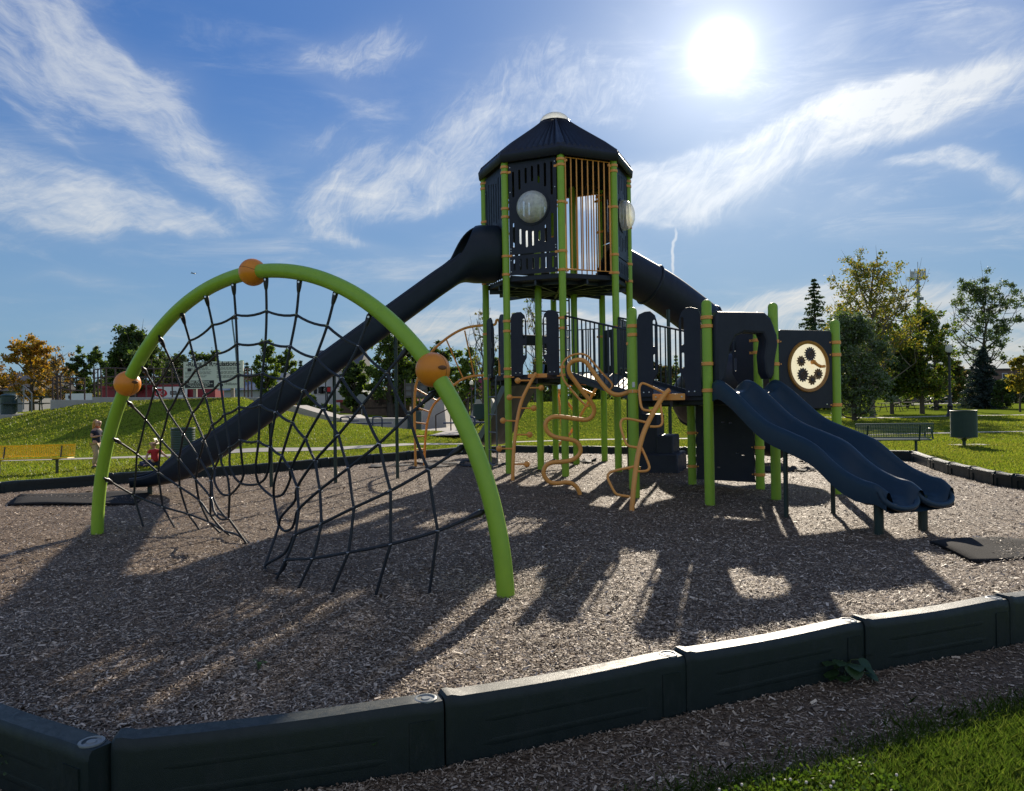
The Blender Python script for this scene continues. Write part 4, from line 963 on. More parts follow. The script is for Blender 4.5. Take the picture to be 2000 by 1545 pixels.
for k in range(5):
    for i in range(16):
        p = NODE[k][i]; cl.ring(p, Vector((rq.uniform(-.4, .4), rq.uniform(-.2, .6), 1)), .0145, .0032, 12, 5); cl.ring(p + Vector((rq.uniform(-.012, .012), 0, -.012)), Vector((rq.uniform(-.6, .6), 1, .6)), .013, .003, 12, 5)
for p in CP[1:-1]: cl.ring(p, Vector((.3, .4, 1)), .0145, .0035, 12, 5)
cl.build('rope_crimps', CLAMPM, net)
for i in range(16):
    a = plane_pt(*ATT[i]); b_ = NODE[0][i]; d = (b_ - a).normalized(); up = arch(90 + 0) * 0
    s_ = MB(); s_.tube([a - d * .055, a - d * .03, a, a + d * .05, a + d * .085, a + d * .10], [.010, .012, .0245, .021, .016, .012], 12); o = s_.build('rope_socket', BLACKP, nc)
    g = MB(); g.lathe(a + d * .012, [(.009, -.027), (.009, .027)], 10, axis=d.cross(Vector((0, 0, 1))).cross(d) if abs(d.z) < .9 else (0, 1, 0)); g.build('socket_pin', CLAMPM, o)
# ------------------------------------------------------------------ border timbers
def timber_mb(detail=True):
    """moulded border timber, 1.22 m along x from 0, top at z=0, 0.30 deep"""
    L_ = 1.205; m = MB(); prof0 = [(-.062, -.30), (-.064, -.045), (-.058, -.014), (-.044, 0), (.044, 0), (.058, -.014), (.064, -.045), (.062, -.30)]
    xs = [0.0, .012, .035, .07] + [.07 + (L_ - .22) * i / 8 for i in range(1, 9)] + [L_ - .10, L_ - .05, L_ - .02, L_]
    rows = []
    for x in xs:
        tp = 0.0; nar = 1.0
        if x < .07: tp = .010 - .9 * max(0, .012 - x); nar = .88 if x < .01 else 1.0
        tp -= .010 * math.sin(math.pi * min(1, max(0, (x - .05) / 1.0)))
        if x > L_ - .06:
            e = (x - (L_ - .06)) / .06; nar = math.sqrt(max(.05, 1 - e * e * .30)); tp -= .006
        rows.append([(x, y * nar, (z + tp if z > -.2 else z)) for y, z in prof0])
    m.grid(rows, closed=True); n = len(prof0)
    m.f.append(tuple(range(n))); m.mi.append(0); k = (len(xs) - 1) * n; m.f.append(tuple(k + i for i in reversed(range(n)))); m.mi.append(0)
    if detail:
        for sy in (-1, 1):                       # long shallow ribs along the faces
            for z, x0, x1, h in ((-.115, .16, .98, .016), (-.215, .16, .98, .016)):
                vs = []
                for x, q in ((x0, .0), (x0 + .05, 1), (x1 - .05, 1), (x1, 0)):
                    for dz in (-h, 0, h): vs.append((x, sy * (.0625 + (.004 if dz == 0 else 0) * q), z + dz * (.4 + .6 * q)))
                m.add(vs, [(i * 3 + j, (i + 1) * 3 + j, (i + 1) * 3 + j + 1, i * 3 + j + 1) for i in range(3) for j in range(2)])
            for x in (1.115,):
                m.box((x, sy * .058, -.17), (.10, .02, .20))
    else:
        for sy in (-1, 1):
            for c_, s_ in (((.09, sy * .068, -.16), (.15, .02, .24)), ((1.10, sy * .068, -.16), (.15, .02, .24)), ((.6, sy * .068, -.055), (.86, .02, .07)), ((.6, sy * .068, -.27), (.86, .02, .05))): m.box(c_, s_)
    return m
def pin_mb():
    m = MB(); m.lathe((1.140, 0, -.004), [(.046, -.01), (.046, .004), (.042, .006), (.036, .006), (.033, .001), (.020, .001), (.017, .005), (.008, .0055), (.001, .0045)], 24); return m
TB = timber_mb(True); TBF = timber_mb(False); PINM = pin_mb()
tm_near = tm_far = pin_me = None
NEARL = {-1: 'black border timber running off the left edge of the photo, behind the sharp corner', 0: 'longest looking black border timber, first one right of the sharp front corner', 1: 'black border timber second from the sharp front corner', 2: 'black border timber with the brightest sunlit top, left of the leafy weed', 3: 'black border timber behind the broad leafy weed', 4: 'black border timber at the right edge of the photo, in front of the wear mat'}
def place_timber(a, b, label, group, detail):
    global tm_near, tm_far, pin_me
    d = Vector((b[0] - a[0], b[1] - a[1])); z = BORDER_Z
    if detail:
        if tm_near is None:
            tm_near = TB.build('border_timber', TIMBER); o = tm_near; p = PINM.build('stake_cap', GREYP); p.parent = o; pin_me = p
        else: o = tm_near.copy(); C.objects.link(o); p = pin_me.copy(); C.objects.link(p); p.parent = o
    else:
        if tm_far is None: tm_far = TBF.build('border_timber', TIMBER); o = tm_far
        else: o = tm_far.copy(); C.objects.link(o)
    o.location = (a[0], a[1], z); o.rotation_euler = (0, 0, math.atan2(d.y, d.x)); o.scale = (d.length / 1.205, 1, 1); tag(o, label, 'border timber', group); return o
rt = random.Random(9)
nearpts = [(-2.66, 3.35)] + [tuple(p) for p in PINS_NEAR] + [(4.0, 4.92), (5.05, 5.5)]
for i in range(len(nearpts) - 1):
    a, b = Vector(nearpts[i]), Vector(nearpts[i + 1]); d = (b - a).normalized()
    # each timber reaches just past its stake cap
    a2 = a + d * (.09 if i else .055); b2 = b + d * .088
    place_timber(a2, b2, NEARL.get(i - 1, 'black border timber past the right edge'), 'border timbers along the near side', True)
def walk(pts, step=1.225):
    P = [Vector(p) for p in pts]; out = [P[0]]
    for a, b in zip(P, P[1:]):
        n = max(1, round((b - a).length / step)); out += [a.lerp(b, i / n) for i in range(1, n + 1)]
    return out
pr = [(p.x, p.y) for p in right]; pf = [(p.x, p.y) for p in far]
runs = [([(5.05, 5.5), (6.0, 6.25), (6.75, 7.2), (7.3, 8.3), (7.65, 9.6), (7.8, 10.6), pr[0]], 'black border timber outside the right edge, beside the wear mat', 'border timbers right of the mat'),
        (pr, 'pale topped border timber of the run between the slide exits and the green bin', 'border timbers in front of the green bin'),
        ([pr[-1]] + pf[:2], 'dark border timber by the green bench, behind the wave slide', 'border timbers by the green bench'),
        (pf[1:5], 'dark border timber across the lawn edge behind the play tower', 'border timbers behind the tower'),
        (pf[4:8], 'dark border timber behind the rope net, below the grassy mound', 'border timbers behind the net'),
        (pf[7:], 'dark border timber beside the two children and the yellow bench', 'border timbers by the yellow bench'),
        ([pf[-1], (-9.9, 11.2), (-9.6, 9.4), (-8.2, 7.6), (-6.2, 5.9), (-4.4, 4.55), (-2.66, 3.35)], 'dark border timber beyond the left edge of the photo', 'border timbers beyond the left edge')]
for pts, lab, grp in runs:
    if 'beyond' in lab or 'outside' in lab: det = False
    W = walk(pts)
    for a, b in zip(W, W[1:]): place_timber(a, b, lab, grp, False)
# ------------------------------------------------------------------ rubber mats and loose fabric
RUB = mat('black_rubber_mat', (.016, .016, .017), .95, spec=.15, noise=(40, .6, (.034, .03, .028)), bump=(140, .6, .006))
def mat_slab(name, poly, label, z0=.004, th=.022):
    m = MB(); n = 10; P = [Vector((p[0], p[1], 0)) for p in poly]; rows = []
    for i in range(n + 1):
        row = []
        for j in range(n + 1):
            u, v = i / n, j / n; p = P[0].lerp(P[1], u).lerp(P[3].lerp(P[2], u), v)
            row.append((p.x, p.y, MZ_(p.x, p.y) + z0 + .015 * math.sin(5 * u + 3 * v)))
        rows.append(row)
    m.grid(rows); o = m.build(name, RUB, solid=-th); tag(o, label, 'rubber mat'); return o
g4 = lambda *q: [gnd(x, y, .02) for x, y in q]
mat_slab('wear_mat', g4((1815, 1062), (1945, 1047), (2130, 1078), (1905, 1100)), 'worn black rubber mat on the wood chips before the wave slide exits')
mat_slab('wear_mat', g4((15, 985), (40, 964), (300, 958), (262, 984)), 'black rubber mat on the wood chips at the foot of the long slide')
FAB = mat('weed_barrier_fabric', (.016, .016, .017), .8)
def scrap(px, py, w, d_, h, seed, label):
    r = random.Random(seed); c = gnd(px, py, .0); rows = []; n = 12
    for i in range(n + 1):
        row = []
        for j in range(5):
            x = c.x + (i / n - .5) * w + r.uniform(-.02, .02); y = c.y + (j / 4 - .5) * d_ * (.6 + .4 * math.sin(i * 1.7 + seed)) + r.uniform(-.02, .02)
            row.append((x, y, MZ_(x, y) + .012 + h * abs(math.sin(i * 1.1 + seed)) * (1 if j in (2, 3) else .25) * r.uniform(.5, 1)))
        rows.append(row)
    m = MB(); m.grid(rows); o = m.build('fabric_scrap', FAB, solid=-.004); tag(o, label, 'fabric', 'torn black fabric poking out of the wood chips')
scrap(815, 910, 2.0, .5, .07, 1, 'long torn black ground fabric lying left of the orange arch climber')
scrap(905, 915, 2.2, .5, .05, 2, 'torn black ground fabric between the arch climber and the tower')
scrap(860, 903, 1.8, .3, .04, 3, 'thin strip of black fabric by the border behind the arch climber')
scrap(1120, 912, .9, .5, .10, 4, 'crumpled black fabric under the tower beside the snake climber')
scrap(1305, 915, 1.0, .3, .05, 5, 'black fabric scrap at the foot of the tube slide pole')
scrap(1540, 921, 1.0, .45, .09, 6, 'crumpled black fabric under the wave slide')
scrap(1545, 888, 1.2, .4, .05, 7, 'black fabric strip near the border behind the wave slide')
scrap(1600, 905, .7, .3, .05, 8, 'small black fabric scrap right of the wave slide legs')
# ------------------------------------------------------------------ benches
def bench(base, rz, m_seat, m_leg, label, wavy=False, high=False):
    t = thing('park_bench', base, label, 'bench', rz=rz, local=True)
    def sheet_mb(y0, z0, y1, z1, L_=1.83, nx=46, ny=9):
        b = MB(); f = lambda u, v: (-L_ / 2 + L_ * u, y0 + (y1 - y0) * v, z0 + (z1 - z0) * v + (.012 * math.sin(math.pi * v) if y0 != y1 else 0))
        for i in range(nx + 1): b.tube([f(i / nx, 0), f(i / nx, .5), f(i / nx, 1)], .0075, 4, cap=False)
        for j in range(ny + 1): b.tube([f(0, j / ny), f(1, j / ny)], (.008 if 0 < j < ny else .018), 5)
        for u in (0, 1): b.tube([f(u, 0), f(u, 1)], .012, 6)
        return b
    sheet_mb(-.22, .45, .20, .43).build('seat', m_seat, t); sheet_mb(.235, .50, .31, .84).build('backrest', m_seat, t)
    for x in (-.62, .62):
        l = MB(); l.tube([(x, 0, -.25), (x, 0, .40)], .034, 10); l.box((x, 0, .41), (.06, .42, .03)); l.tube([(x, .2, .40), (x, .245, .55), (x, .30, .80)], .02, 8); l.build('leg', m_leg, t)
    if high:
        a = MB(); a.tube(spline([(-.93, .24, .45), (-.93, .15, .66), (-.93, -.02, .70), (-.93, -.2, .62), (-.93, -.26, .44)], 5), .02, 8); a.build('armrest', m_leg, t)
    return t
YEL = mat('yellow_plastic_coating', (.88, .55, .015), .45); YG = mat('olive_steel', (.05, .06, .035), .5)
p = gnd(66, 917, -.17); q = gnd(129, 912, -.17)
bn_ = bench((at(55, 900, 17.3).x, 17.3, LZ_(-11, 17.3) + .03), math.atan2(.35, 1.8), YEL, YG, 'yellow perforated park bench on the lawn beside the blond child'); bn_.scale = (1, 1, .76)
TEAL = mat('teal_plastic_coating', (.012, .060, .055), .4); TG = mat('dark_teal_steel', (.03, .05, .055), .4)
bp_ = at(1738, 860, 18.6); bench((bp_.x, bp_.y, LZ_(bp_.x, bp_.y) - .05), R(172), TEAL, TG, 'dark green mesh park bench behind the wave slide', high=True)
# ------------------------------------------------------------------ litter bins
BING = mat('green_bin_coating', (.020, .045, .040), .42, noise=(20, .4, (.03, .06, .05)))
def bin_(base, h, r, label, legs=False, lid=False, m_=None, group=None):
    m_ = m_ or BING; t = thing('litter_bin', base, label, 'litter bin', group, local=True); z0 = .26 if legs else 0
    b = MB(); n = 16 if not legs else 22
    P = [(r * .96, z0)]
    for i in range(n):
        z = z0 + (h - z0) * (i + .5) / n; e = (h - z0) / n; P += [(r * .98, z - e * .45), (r * 1.005, z - e * .2), (r * 1.005, z + e * .2), (r * .98, z + e * .45)]
    P += [(r * .99, h - .01)]; b.lathe((0, 0, 0), P, 30, cap=False); b.lathe((0, 0, z0 + .02), [(.001, 0), (r * .96, 0)], 24, cap=False); b.build('body', m_, t, solid=-.006)
    g = MB(); g.ring((0, 0, h), (0, 0, 1), r * 1.02, .016, 32, 8); g.build('rim', m_, t)
    if lid: g = MB(); g.lathe((0, 0, h), [(r * 1.06, 0), (r * 1.08, .03), (r * .9, .07), (r * .45, .10), (r * .40, .09)], 28, cap=False); g.build('lid', m_, t)
    if legs:
        g = MB(); g.tube([(0, 0, -.2), (0, 0, .20)], .045, 12); g.lathe((0, 0, .14), [(.05, 0), (.08, .06), (r * .8, .12)], 20); g.build('pedestal', m_, t)
    return t
pb = at(1883, 862, 21.2); bin_((pb.x, pb.y, LZ_(pb.x, pb.y)), 1.02, .335, 'green mesh litter bin on a pedestal in the sunny lawn, right side', legs=True)
s = MB(); s.box((pb.x + .35, pb.y + .35, LZ_(pb.x, pb.y) + .0), (1.0, .5, .04)); o = s.build('footing_slab', CONC); tag(o, 'small concrete slab under the green pedestal bin', 'concrete slab')
pb = at(358, 900, 18.9); bin_((pb.x, pb.y, LZ_(pb.x, pb.y)), .96, .285, 'dark green ribbed litter bin between the sitting child and the long slide')
pb = at(18, 810, 31.6); bin_((pb.x, pb.y, pb.z), .80, .30, 'dark green bin at the far left beside the picnic table', lid=True)
pb = at(810, 834, 38.0); bin_((pb.x, pb.y, LZ_(pb.x, pb.y)), 1.0, .37, 'dark green bin in the skate park behind the orange arch climber')
pb = at(938, 834, 35.0); bin_((pb.x, pb.y, LZ_(pb.x, pb.y)), .98, .34, 'dark bin on a pedestal behind the tower ladder', legs=True)
pb = at(1600, 790, 60); 
# ------------------------------------------------------------------ street lamps
LB = mat('black_lamp_metal', (.014, .015, .018), .4); GLOBE = mat('white_lamp_glass', (.80, .80, .76), .3, trans=((1, 1, 1), .5))
def lamp(px, ytop, ybase, Y, label):
    p = at(px, ybase, Y); z0 = LZ_(p.x, p.y); H = at(px, ytop, Y).z - z0; t = thing('street_lamp', (p.x, p.y, z0), label, 'street lamp', 'black lamp posts with white lanterns', local=True)
    k = H / 4.0; b = MB(); b.lathe((0, 0, 0), [(.20 * k, -.2), (.20 * k, .12 * k), (.15 * k, .2 * k), (.13 * k, .55 * k), (.16 * k, .6 * k), (.09 * k, .72 * k), (.07 * k, 1.2 * k), (.055 * k, H - .62 * k), (.09 * k, H - .60 * k), (.13 * k, H - .52 * k), (.16 * k, H - .46 * k)], 14); b.build('pole', LB, t)
    g = MB(); g.lathe((0, 0, H - .46 * k), [(.12 * k, 0), (.19 * k, .12 * k), (.185 * k, .24 * k), (.12 * k, .36 * k), (.05 * k, .41 * k), (.03 * k, .48 * k), (.001, .5 * k)], 14); g.build('lantern', GLOBE, t)
lamp(1856, 672, 812, 47.5, 'black lamp post on the far lawn above the green pedestal bin')
lamp(637, 735, 822, 52, 'black lamp post with white lantern before the white house')
lamp(922, 742, 832, 48, 'black lamp post left of the tower, near the red roof')
def tall_light(pts, label, r=.06):
    P = [at(x, y, d) for x, y, d in pts]; P[0].z = LZ_(P[0].x, P[0].y) - .2; t = thing('tall_light_pole', P[0], label, 'light pole')
    b = MB(); b.tube(spline(P, 5), r, 8); b.build('pole', mat('galvanised_pole', (.16, .22, .24), .4, .3), t)
    e = P[-1]; h = MB(); h.box(e + Vector((.15, 0, 0)), (.5, .25, .12)); h.build('lamp_head', LB, t)
tall_light([(463, 800, 52), (462, 704, 52), (455, 640, 52), (453, 622, 52)], 'slim tall light pole rising behind the rules sign')
tall_light([(928, 830, 58), (929, 700, 58), (930, 672, 58), (935, 662, 58), (941, 658, 58)], 'curved street light left of the tower ladder', .05)
# ------------------------------------------------------------------ phone mast
def mast():
    p = at(1796, 700, 170); z0 = 0; top = at(1796, 540, 170).z; t = thing('phone_mast', (p.x, p.y, z0), 'grey phone mast with antenna crown above the trees at right', 'phone mast', local=True)
    G = mat('mast_steel', (.20, .22, .24), .4, .4); b = MB(); b.lathe((0, 0, 0), [(.50, -1), (.30, top)], 12); b.tube([(0, 0, top), (0, 0, top + 3.4)], .06, 6); b.build('pole', G, t)
    c = MB()
    for zz in (-.4, .9): c.ring((0, 0, top + zz), (0, 0, 1), 1.3, .05, 20, 6)
    for i in range(3): a = i * 2.09; c.tube([(0, 0, top - .6), (1.4 * math.cos(a), 1.4 * math.sin(a), top - .6)], .08, 6)
    c.build('platform', G, t)
    for i in range(12):
        a = i * 6.283 / 12 + .15; x, y = 1.55 * math.cos(a), 1.55 * math.sin(a) ; g = MB(); g.box((x, y, top + .2 + .25 * (i % 2)), (.16, .26, 2.0 + .3 * (i % 3)), Matrix.Rotation(a, 3, 'Z')); g.build('antenna', mat('antenna_grey', (.42, .44, .45), .5) if i == 0 else bpy.data.materials['antenna_grey'], t)
    for i, zz in enumerate((-5.2, -13.2)):
        g = MB(); g.box((.6, -.3, top + zz), (.7, .4, .7)); g.build('equipment_box', G, t)
mast()
# ------------------------------------------------------------------ people
SKIN = mat('fair_skin', (.52, .30, .21), .5, trans=((1, .5, .35), .12)); HAIRB = mat('blond_hair', (.48, .34, .15), .5, trans=((1, .8, .5), .35)); HAIRL = mat('light_brown_hair', (.34, .23, .11), .5, trans=((1, .8, .5), .3))
def skin_obj(name, J, E, m_, parent, sub=2, root=0, loc=None):
    """J: list of (x,y,z,r); E: edges; one continuous skinned surface"""
    me = bpy.data.meshes.new(name); me.from_pydata([j[:3] for j in J], E, []); o = bpy.data.objects.new(name, me); C.objects.link(o)
    md = o.modifiers.new('skin', 'SKIN'); md.use_smooth_shade = True; md.branch_smoothing = .4
    ly = me.skin_vertices[0] if me.skin_vertices else None
    if ly is None:
        bpy.context.view_layer.objects.active = o
        me.attributes  # layer is created with the modifier
        bm = bmesh.new(); bm.from_mesh(me); bm.verts.layers.skin.verify(); bm.to_mesh(me); bm.free(); ly = me.skin_vertices[0]
    for i, j in enumerate(J):
        r = j[3]; ly.data[i].radius = (r, r) if not isinstance(r, tuple) else r; ly.data[i].use_root = (i == root)
    sd = o.modifiers.new('smooth', 'SUBSURF'); sd.levels = sd.render_levels = sub
    dg = bpy.context.evaluated_depsgraph_get(); nm = bpy.data.meshes.new_from_object(o.evaluated_get(dg)); bpy.data.objects.remove(o)
    nm.materials.clear(); nm.materials.append(m_); nm.polygons.foreach_set('use_smooth', [True] * len(nm.polygons)); nm.name = name
    return link(name, nm, parent)
def hand(J, E, wrist, d, up, s=.82):
    """palm, five fingers of different length, thumb from the side"""
    d = Vector(d).normalized(); up = Vector(up).normalized(); sd = d.cross(up).normalized(); w = Vector(J[wrist][:3])
    J.append((*(w + d * .045 * s), (.026 * s, .013 * s))); p = len(J) - 1; E.append((wrist, p)); base = Vector(J[p][:3])
    for k, (o_, ln) in enumerate(((-.024, .055), (-.008, .066), (.008, .062), (.023, .048))):
        a = base + d * .022 * s + sd * o_ * s; b = a + d * ln * .5 * s - up * .006 * s; c = b + d * ln * .5 * s - up * .018 * s
        i0 = len(J); J += [(*a, .0085 * s), (*b, .0078 * s), (*c, .006 * s)]; E += [(p, i0), (i0, i0 + 1), (i0 + 1, i0 + 2)]
    a = w + d * .02 * s - sd * .026 * s; b = a + d * .03 * s - sd * .016 * s; c = b + d * .022 * s - up * .006 * s; i0 = len(J); J += [(*b, .0095 * s), (*c, .0075 * s)]; E += [(wrist, i0), (i0, i0 + 1)]
def head_parts(t, c, r, fwd, hair, side_up=None):
    f = Vector(fwd).normalized(); side = f.cross(Vector((0, 0, 1))).normalized(); up = side.cross(f)
    Mh = Matrix(((f.x, side.x, up.x, c[0]), (f.y, side.y, up.y, c[1]), (f.z, side.z, up.z, c[2]), (0, 0, 0, 1)))
    return Mh
def face_bits(t, Mh, r):
    DK = bpy.data.materials.get('eye_dark') or mat('eye_dark', (.03, .02, .02), .4); LP = bpy.data.materials.get('lip') or mat('lip', (.42, .16, .13), .5)
    for s in (-1, 1):
        e = MB(); e.ball((r * .86, s * r * .34, 0), r * .10, 10, 6); e.xform(Mh); e.build('eye', DK, t)
        e = MB(); e.ball((-.05 * r, s * r * .80, -.05 * r), r * .20, 10, 6, (.7, .4, 1.1)); e.xform(Mh); e.build('ear', SKIN, t)
    e = MB(); e.ball((r * .98, 0, -.22 * r), r * .17, 10, 6, (1, .8, 1.1)); e.xform(Mh); e.build('nose', SKIN, t)
    e = MB(); e.ball((r * .86, 0, -.52 * r), r * .12, 10, 6, (.6, 2.0, .5)); e.xform(Mh); e.build('mouth', LP, t)
# standing child: faces right, walking, hand at the chest
p = at(189, 905, 18.6); z0 = LZ_(p.x, p.y)
st = thing('person', (p.x, p.y, z0), 'blond child in navy shirt and khaki trousers standing by the green arch leg', 'person', local=True, rz=R(-12)); st.scale = (1.1, 1.1, 1.1)
H = 1.15; hh = .092
J = [(0, 0, .58, .085), (0.0, 0, .68, .080), (.01, 0, .80, .088), (.02, 0, .885, .070), (.03, 0, .935, .036), (.045, 0, .985, .05), (.055, 0, 1.045, .078), (.05, 0, 1.10, .062),
     (.01, -.062, .55, .066), (.05, -.065, .31, .046), (-.03, -.065, .08, .032), (.06, -.065, .025, .025),
     (.0, .062, .55, .066), (-.03, .065, .31, .046), (-.09, .065, .07, .032), (0, .065, .025, .025),
     (.015, -.12, .865, .042), (.0, -.155, .73, .030), (.10, -.13, .735, .024), (.15, -.09, .75, .019),
     (.0, .12, .865, .042), (-.08, .15, .70, .030), (-.09, .15, .57, .023), (-.08, .15, .52, .019)]
E = [(0, 1), (1, 2), (2, 3), (3, 4), (4, 5), (5, 6), (6, 7), (0, 8), (8, 9), (9, 10), (10, 11), (0, 12), (12, 13), (13, 14), (14, 15), (3, 16), (16, 17), (17, 18), (18, 19), (3, 20), (20, 21), (21, 22), (22, 23)]
hand(J, E, 19, (.9, .3, .15), (0, 0, 1)); hand(J, E, 23, (.1, 0, -1), (1, 0, 0))
skin_obj('body', J, E, SKIN, st)
g = .014
SH = [(0, 0, .56, .100), (0, 0, .67, .094), (.01, 0, .79, .103), (.02, 0, .885, .080), (.027, 0, .915, .048), (.015, -.12, .865, .056), (.006, -.145, .775, .047), (0, .12, .865, .056), (-.045, .138, .775, .047)]
skin_obj('polo_shirt', SH, [(0, 1), (1, 2), (2, 3), (3, 4), (3, 5), (5, 6), (3, 7), (7, 8)], mat('navy_cotton', (.012, .018, .045), .85), st)
TR_ = [(0, 0, .585, .098), (.01, -.062, .53, .076), (.05, -.065, .31, .058), (-.028, -.065, .09, .046), (0, .062, .53, .076), (-.03, .065, .31, .058), (-.088, .065, .085, .046)]
skin_obj('trousers', TR_, [(0, 1), (1, 2), (2, 3), (0, 4), (4, 5), (5, 6)], mat('khaki_cotton', (.42, .33, .22), .85), st)
BK = mat('black_shoe', (.015, .015, .018), .5)
for x, y in ((-.03, -.065), (-.09, .065)):
    b = MB(); b.ball((x + .035, y, .03), .045, 14, 8, (2.0, .9, .8)); b.build('shoe', BK, st)
Mh = head_parts(st, (.058, 0, 1.05), .078, (1, -.15, -.12), None); face_bits(st, Mh, .080)
hr = skin_obj('hair', [(.035, 0, 1.09, .080), (-.02, 0, 1.06, .062), (-.065, 0, 1.01, .04), (-.085, 0, .95, .026), (-.09, 0, .89, .012)], [(0, 1), (1, 2), (2, 3), (3, 4)], HAIRB, st)
# sitting child: red shirt, navy jeans, legs folded to the left, face up to the left
p = at(302, 906, 18.7); z0 = LZ_(p.x, p.y)
si = thing('person', (p.x, p.y, z0), 'small child in a red shirt sitting on the grass, face turned up', 'person', local=True); si.scale = (1.08, 1.08, 1.08)
J = [(0, 0, .10, .085), (.01, 0, .22, .076), (.005, 0, .33, .080), (0, 0, .395, .062), (-.01, 0, .435, .034), (-.025, 0, .48, .05), (-.035, 0, .535, .075), (-.02, 0, .585, .06),
     (-.08, -.07, .09, .060), (-.28, -.13, .10, .043), (-.10, -.24, .05, .032), (-.06, -.27, .045, .025),
     (-.02, .07, .09, .060), (-.20, .20, .12, .043), (-.30, .02, .05, .032), (-.32, -.03, .045, .025),
     (-.09, -.05, .375, .038), (-.13, -.12, .25, .028), (-.09, -.20, .14, .022), (-.06, -.23, .09, .018),
     (.10, .03, .375, .038), (.19, .05, .29, .028), (.28, .02, .23, .022), (.31, .01, .20, .018)]
skin_E = list(E[:23]); E2 = [(0, 1), (1, 2), (2, 3), (3, 4), (4, 5), (5, 6), (6, 7), (0, 8), (8, 9), (9, 10), (10, 11), (0, 12), (12, 13), (13, 14), (14, 15), (3, 16), (16, 17), (17, 18), (18, 19), (3, 20), (20, 21), (21, 22), (22, 23)]
hand(J, E2, 19, (.3, -.5, -.7), (1, 0, 0), .75); hand(J, E2, 23, (.8, 0, -.6), (0, 0, 1), .75)
skin_obj('body', J, E2, SKIN, si)
skin_obj('red_shirt', [(0, 0, .11, .100), (.01, 0, .22, .092), (.005, 0, .32, .095), (0, 0, .39, .072), (-.008, 0, .418, .045), (-.09, -.045, .375, .052), (-.115, -.095, .30, .043), (.10, .03, .375, .052), (.155, .04, .32, .043)], [(0, 1), (1, 2), (2, 3), (3, 4), (3, 5), (5, 6), (3, 7), (7, 8)], mat('red_cotton', (.42, .018, .022), .85), si)
skin_obj('jeans', [(0, 0, .10, .098), (-.08, -.07, .09, .072), (-.28, -.13, .10, .055), (-.11, -.23, .055, .045), (-.02, .07, .09, .072), (-.20, .20, .12, .055), (-.29, .03, .055, .045)], [(0, 1), (1, 2), (2, 3), (0, 4), (4, 5), (5, 6)], mat('dark_denim', (.018, .025, .07), .85), si)
for x, y in ((-.06, -.27), (-.32, -.04)):
    b = MB(); b.ball((x, y, .04), .042, 14, 8, (1.5, 1.2, .8)); b.build('shoe', BK, si)
Mh = head_parts(si, (-.035, 0, .54), .075, (-.8, -.25, .45), None); face_bits(si, Mh, .078)
hr = skin_obj('hair', [(-.015, .0, .575, .076), (.02, .01, .55, .066), (.03, .01, .50, .05), (.055, .0, .61, .03), (.075, 0, .625, .034)], [(0, 1), (1, 2), (0, 3), (3, 4)], HAIRL, si)
# ------------------------------------------------------------------ skate park and the buildings behind
RAILM = mat('rusty_brown_rail', (.055, .030, .026), .5); CONC2 = mat('weathered_concrete', (.40, .38, .35), .85, noise=(3, .6, (.28, .27, .25)), bump=(30, .3, .01))
def railing(pxs, ytops, mids, Y, label, zb=None):
    """posts at pixel columns pxs; rails at ytops and each of mids"""
    P = [at(x, y, Y) for x, y in zip(pxs, ytops)]; b0 = P[0]; t = thing('guard_railing', (b0.x, b0.y, LZ_(b0.x, b0.y)), label, 'railing')
    for p in P: g = MB(); z = (LZ_(p.x, p.y) if zb is None else zb) - .2; g.tube([(p.x, p.y, z), p], .032, 8); g.build('rail_post', RAILM, t)
    for dy in [0] + mids: g = MB(); g.tube([at(x, y + dy, Y) for x, y in zip(pxs, ytops)], .026, 8); g.build('rail', RAILM, t)
railing([103, 112, 118, 137, 165], [738, 736, 734, 738, 739], [12, 24], 31.6, 'brown guard railing on the mound, left of the taller railing')
railing([184, 191, 197, 207, 225, 245, 263, 285, 300, 318, 336, 358], [722, 721, 720, 719, 719, 720, 720, 720, 720, 720, 720, 720], [17, 30], 31.3, 'long tall brown railing on the mound between the bin and the rules sign')
railing([477, 484, 491], [720, 720, 720], [20], 31.3, 'short brown railing right of the rules sign')
g = MB(); t = None
P = [(45, 751), (52, 751), (62, 768), (62, 806)]
t = thing('stair_handrail', at(52, 806, 32.2), 'bare steel stair handrail at the far left of the mound', 'handrail'); STL = mat('bare_steel', (.22, .23, .24), .4, .6)
for dx in (0, -1):
    for seg in ([(45, 752), (62, 768)], [(45, 768), (62, 785)], [(46, 752), (46, 800)], [(62, 768), (62, 806)]):
        g = MB(); g.tube([at(x, y, 32.2 + .9 * dx) for x, y in seg], .025, 8); g.build('rail', STL, t)
def slab(name, px0, px1, yt, yb, Y, th, m_, label, cat, yt1=None, yb1=None, parts=None):
    a, b, c, d = at(px0, yt, Y), at(px1, yt1 if yt1 is not None else yt, Y), at(px1, yb1 if yb1 is not None else yb, Y), at(px0, yb, Y)
    m = MB(); k = Vector((0, th, 0)); m.add([a, b, c, d, a + k, b + k, c + k, d + k], [(0, 1, 2, 3), (7, 6, 5, 4), (0, 4, 5, 1), (1, 5, 6, 2), (2, 6, 7, 3), (3, 7, 4, 0)])
    o = m.build(name, m_, bevel=.02); return tag(o, label, cat)
slab('concrete_wall', 98, 182, 781, 806, 31.0, 3.0, CONC2, 'low concrete wall under the left railing on the mound', 'concrete wall')
slab('concrete_wall', 180, 505, 776, 806, 30.9, 4.0, CONC2, 'long concrete wall edge under the tall railing and rules sign', 'concrete wall')
slab('concrete_ledge', -40, 98, 810, 835, 30.9, 6.0, CONC, 'pale concrete landing beside the far left bin', 'concrete ledge')
slab('concrete_ledge', 98, 182, 797, 825, 30.9, .08, CONC, 'pale concrete landing under the left railing', 'concrete ledge')
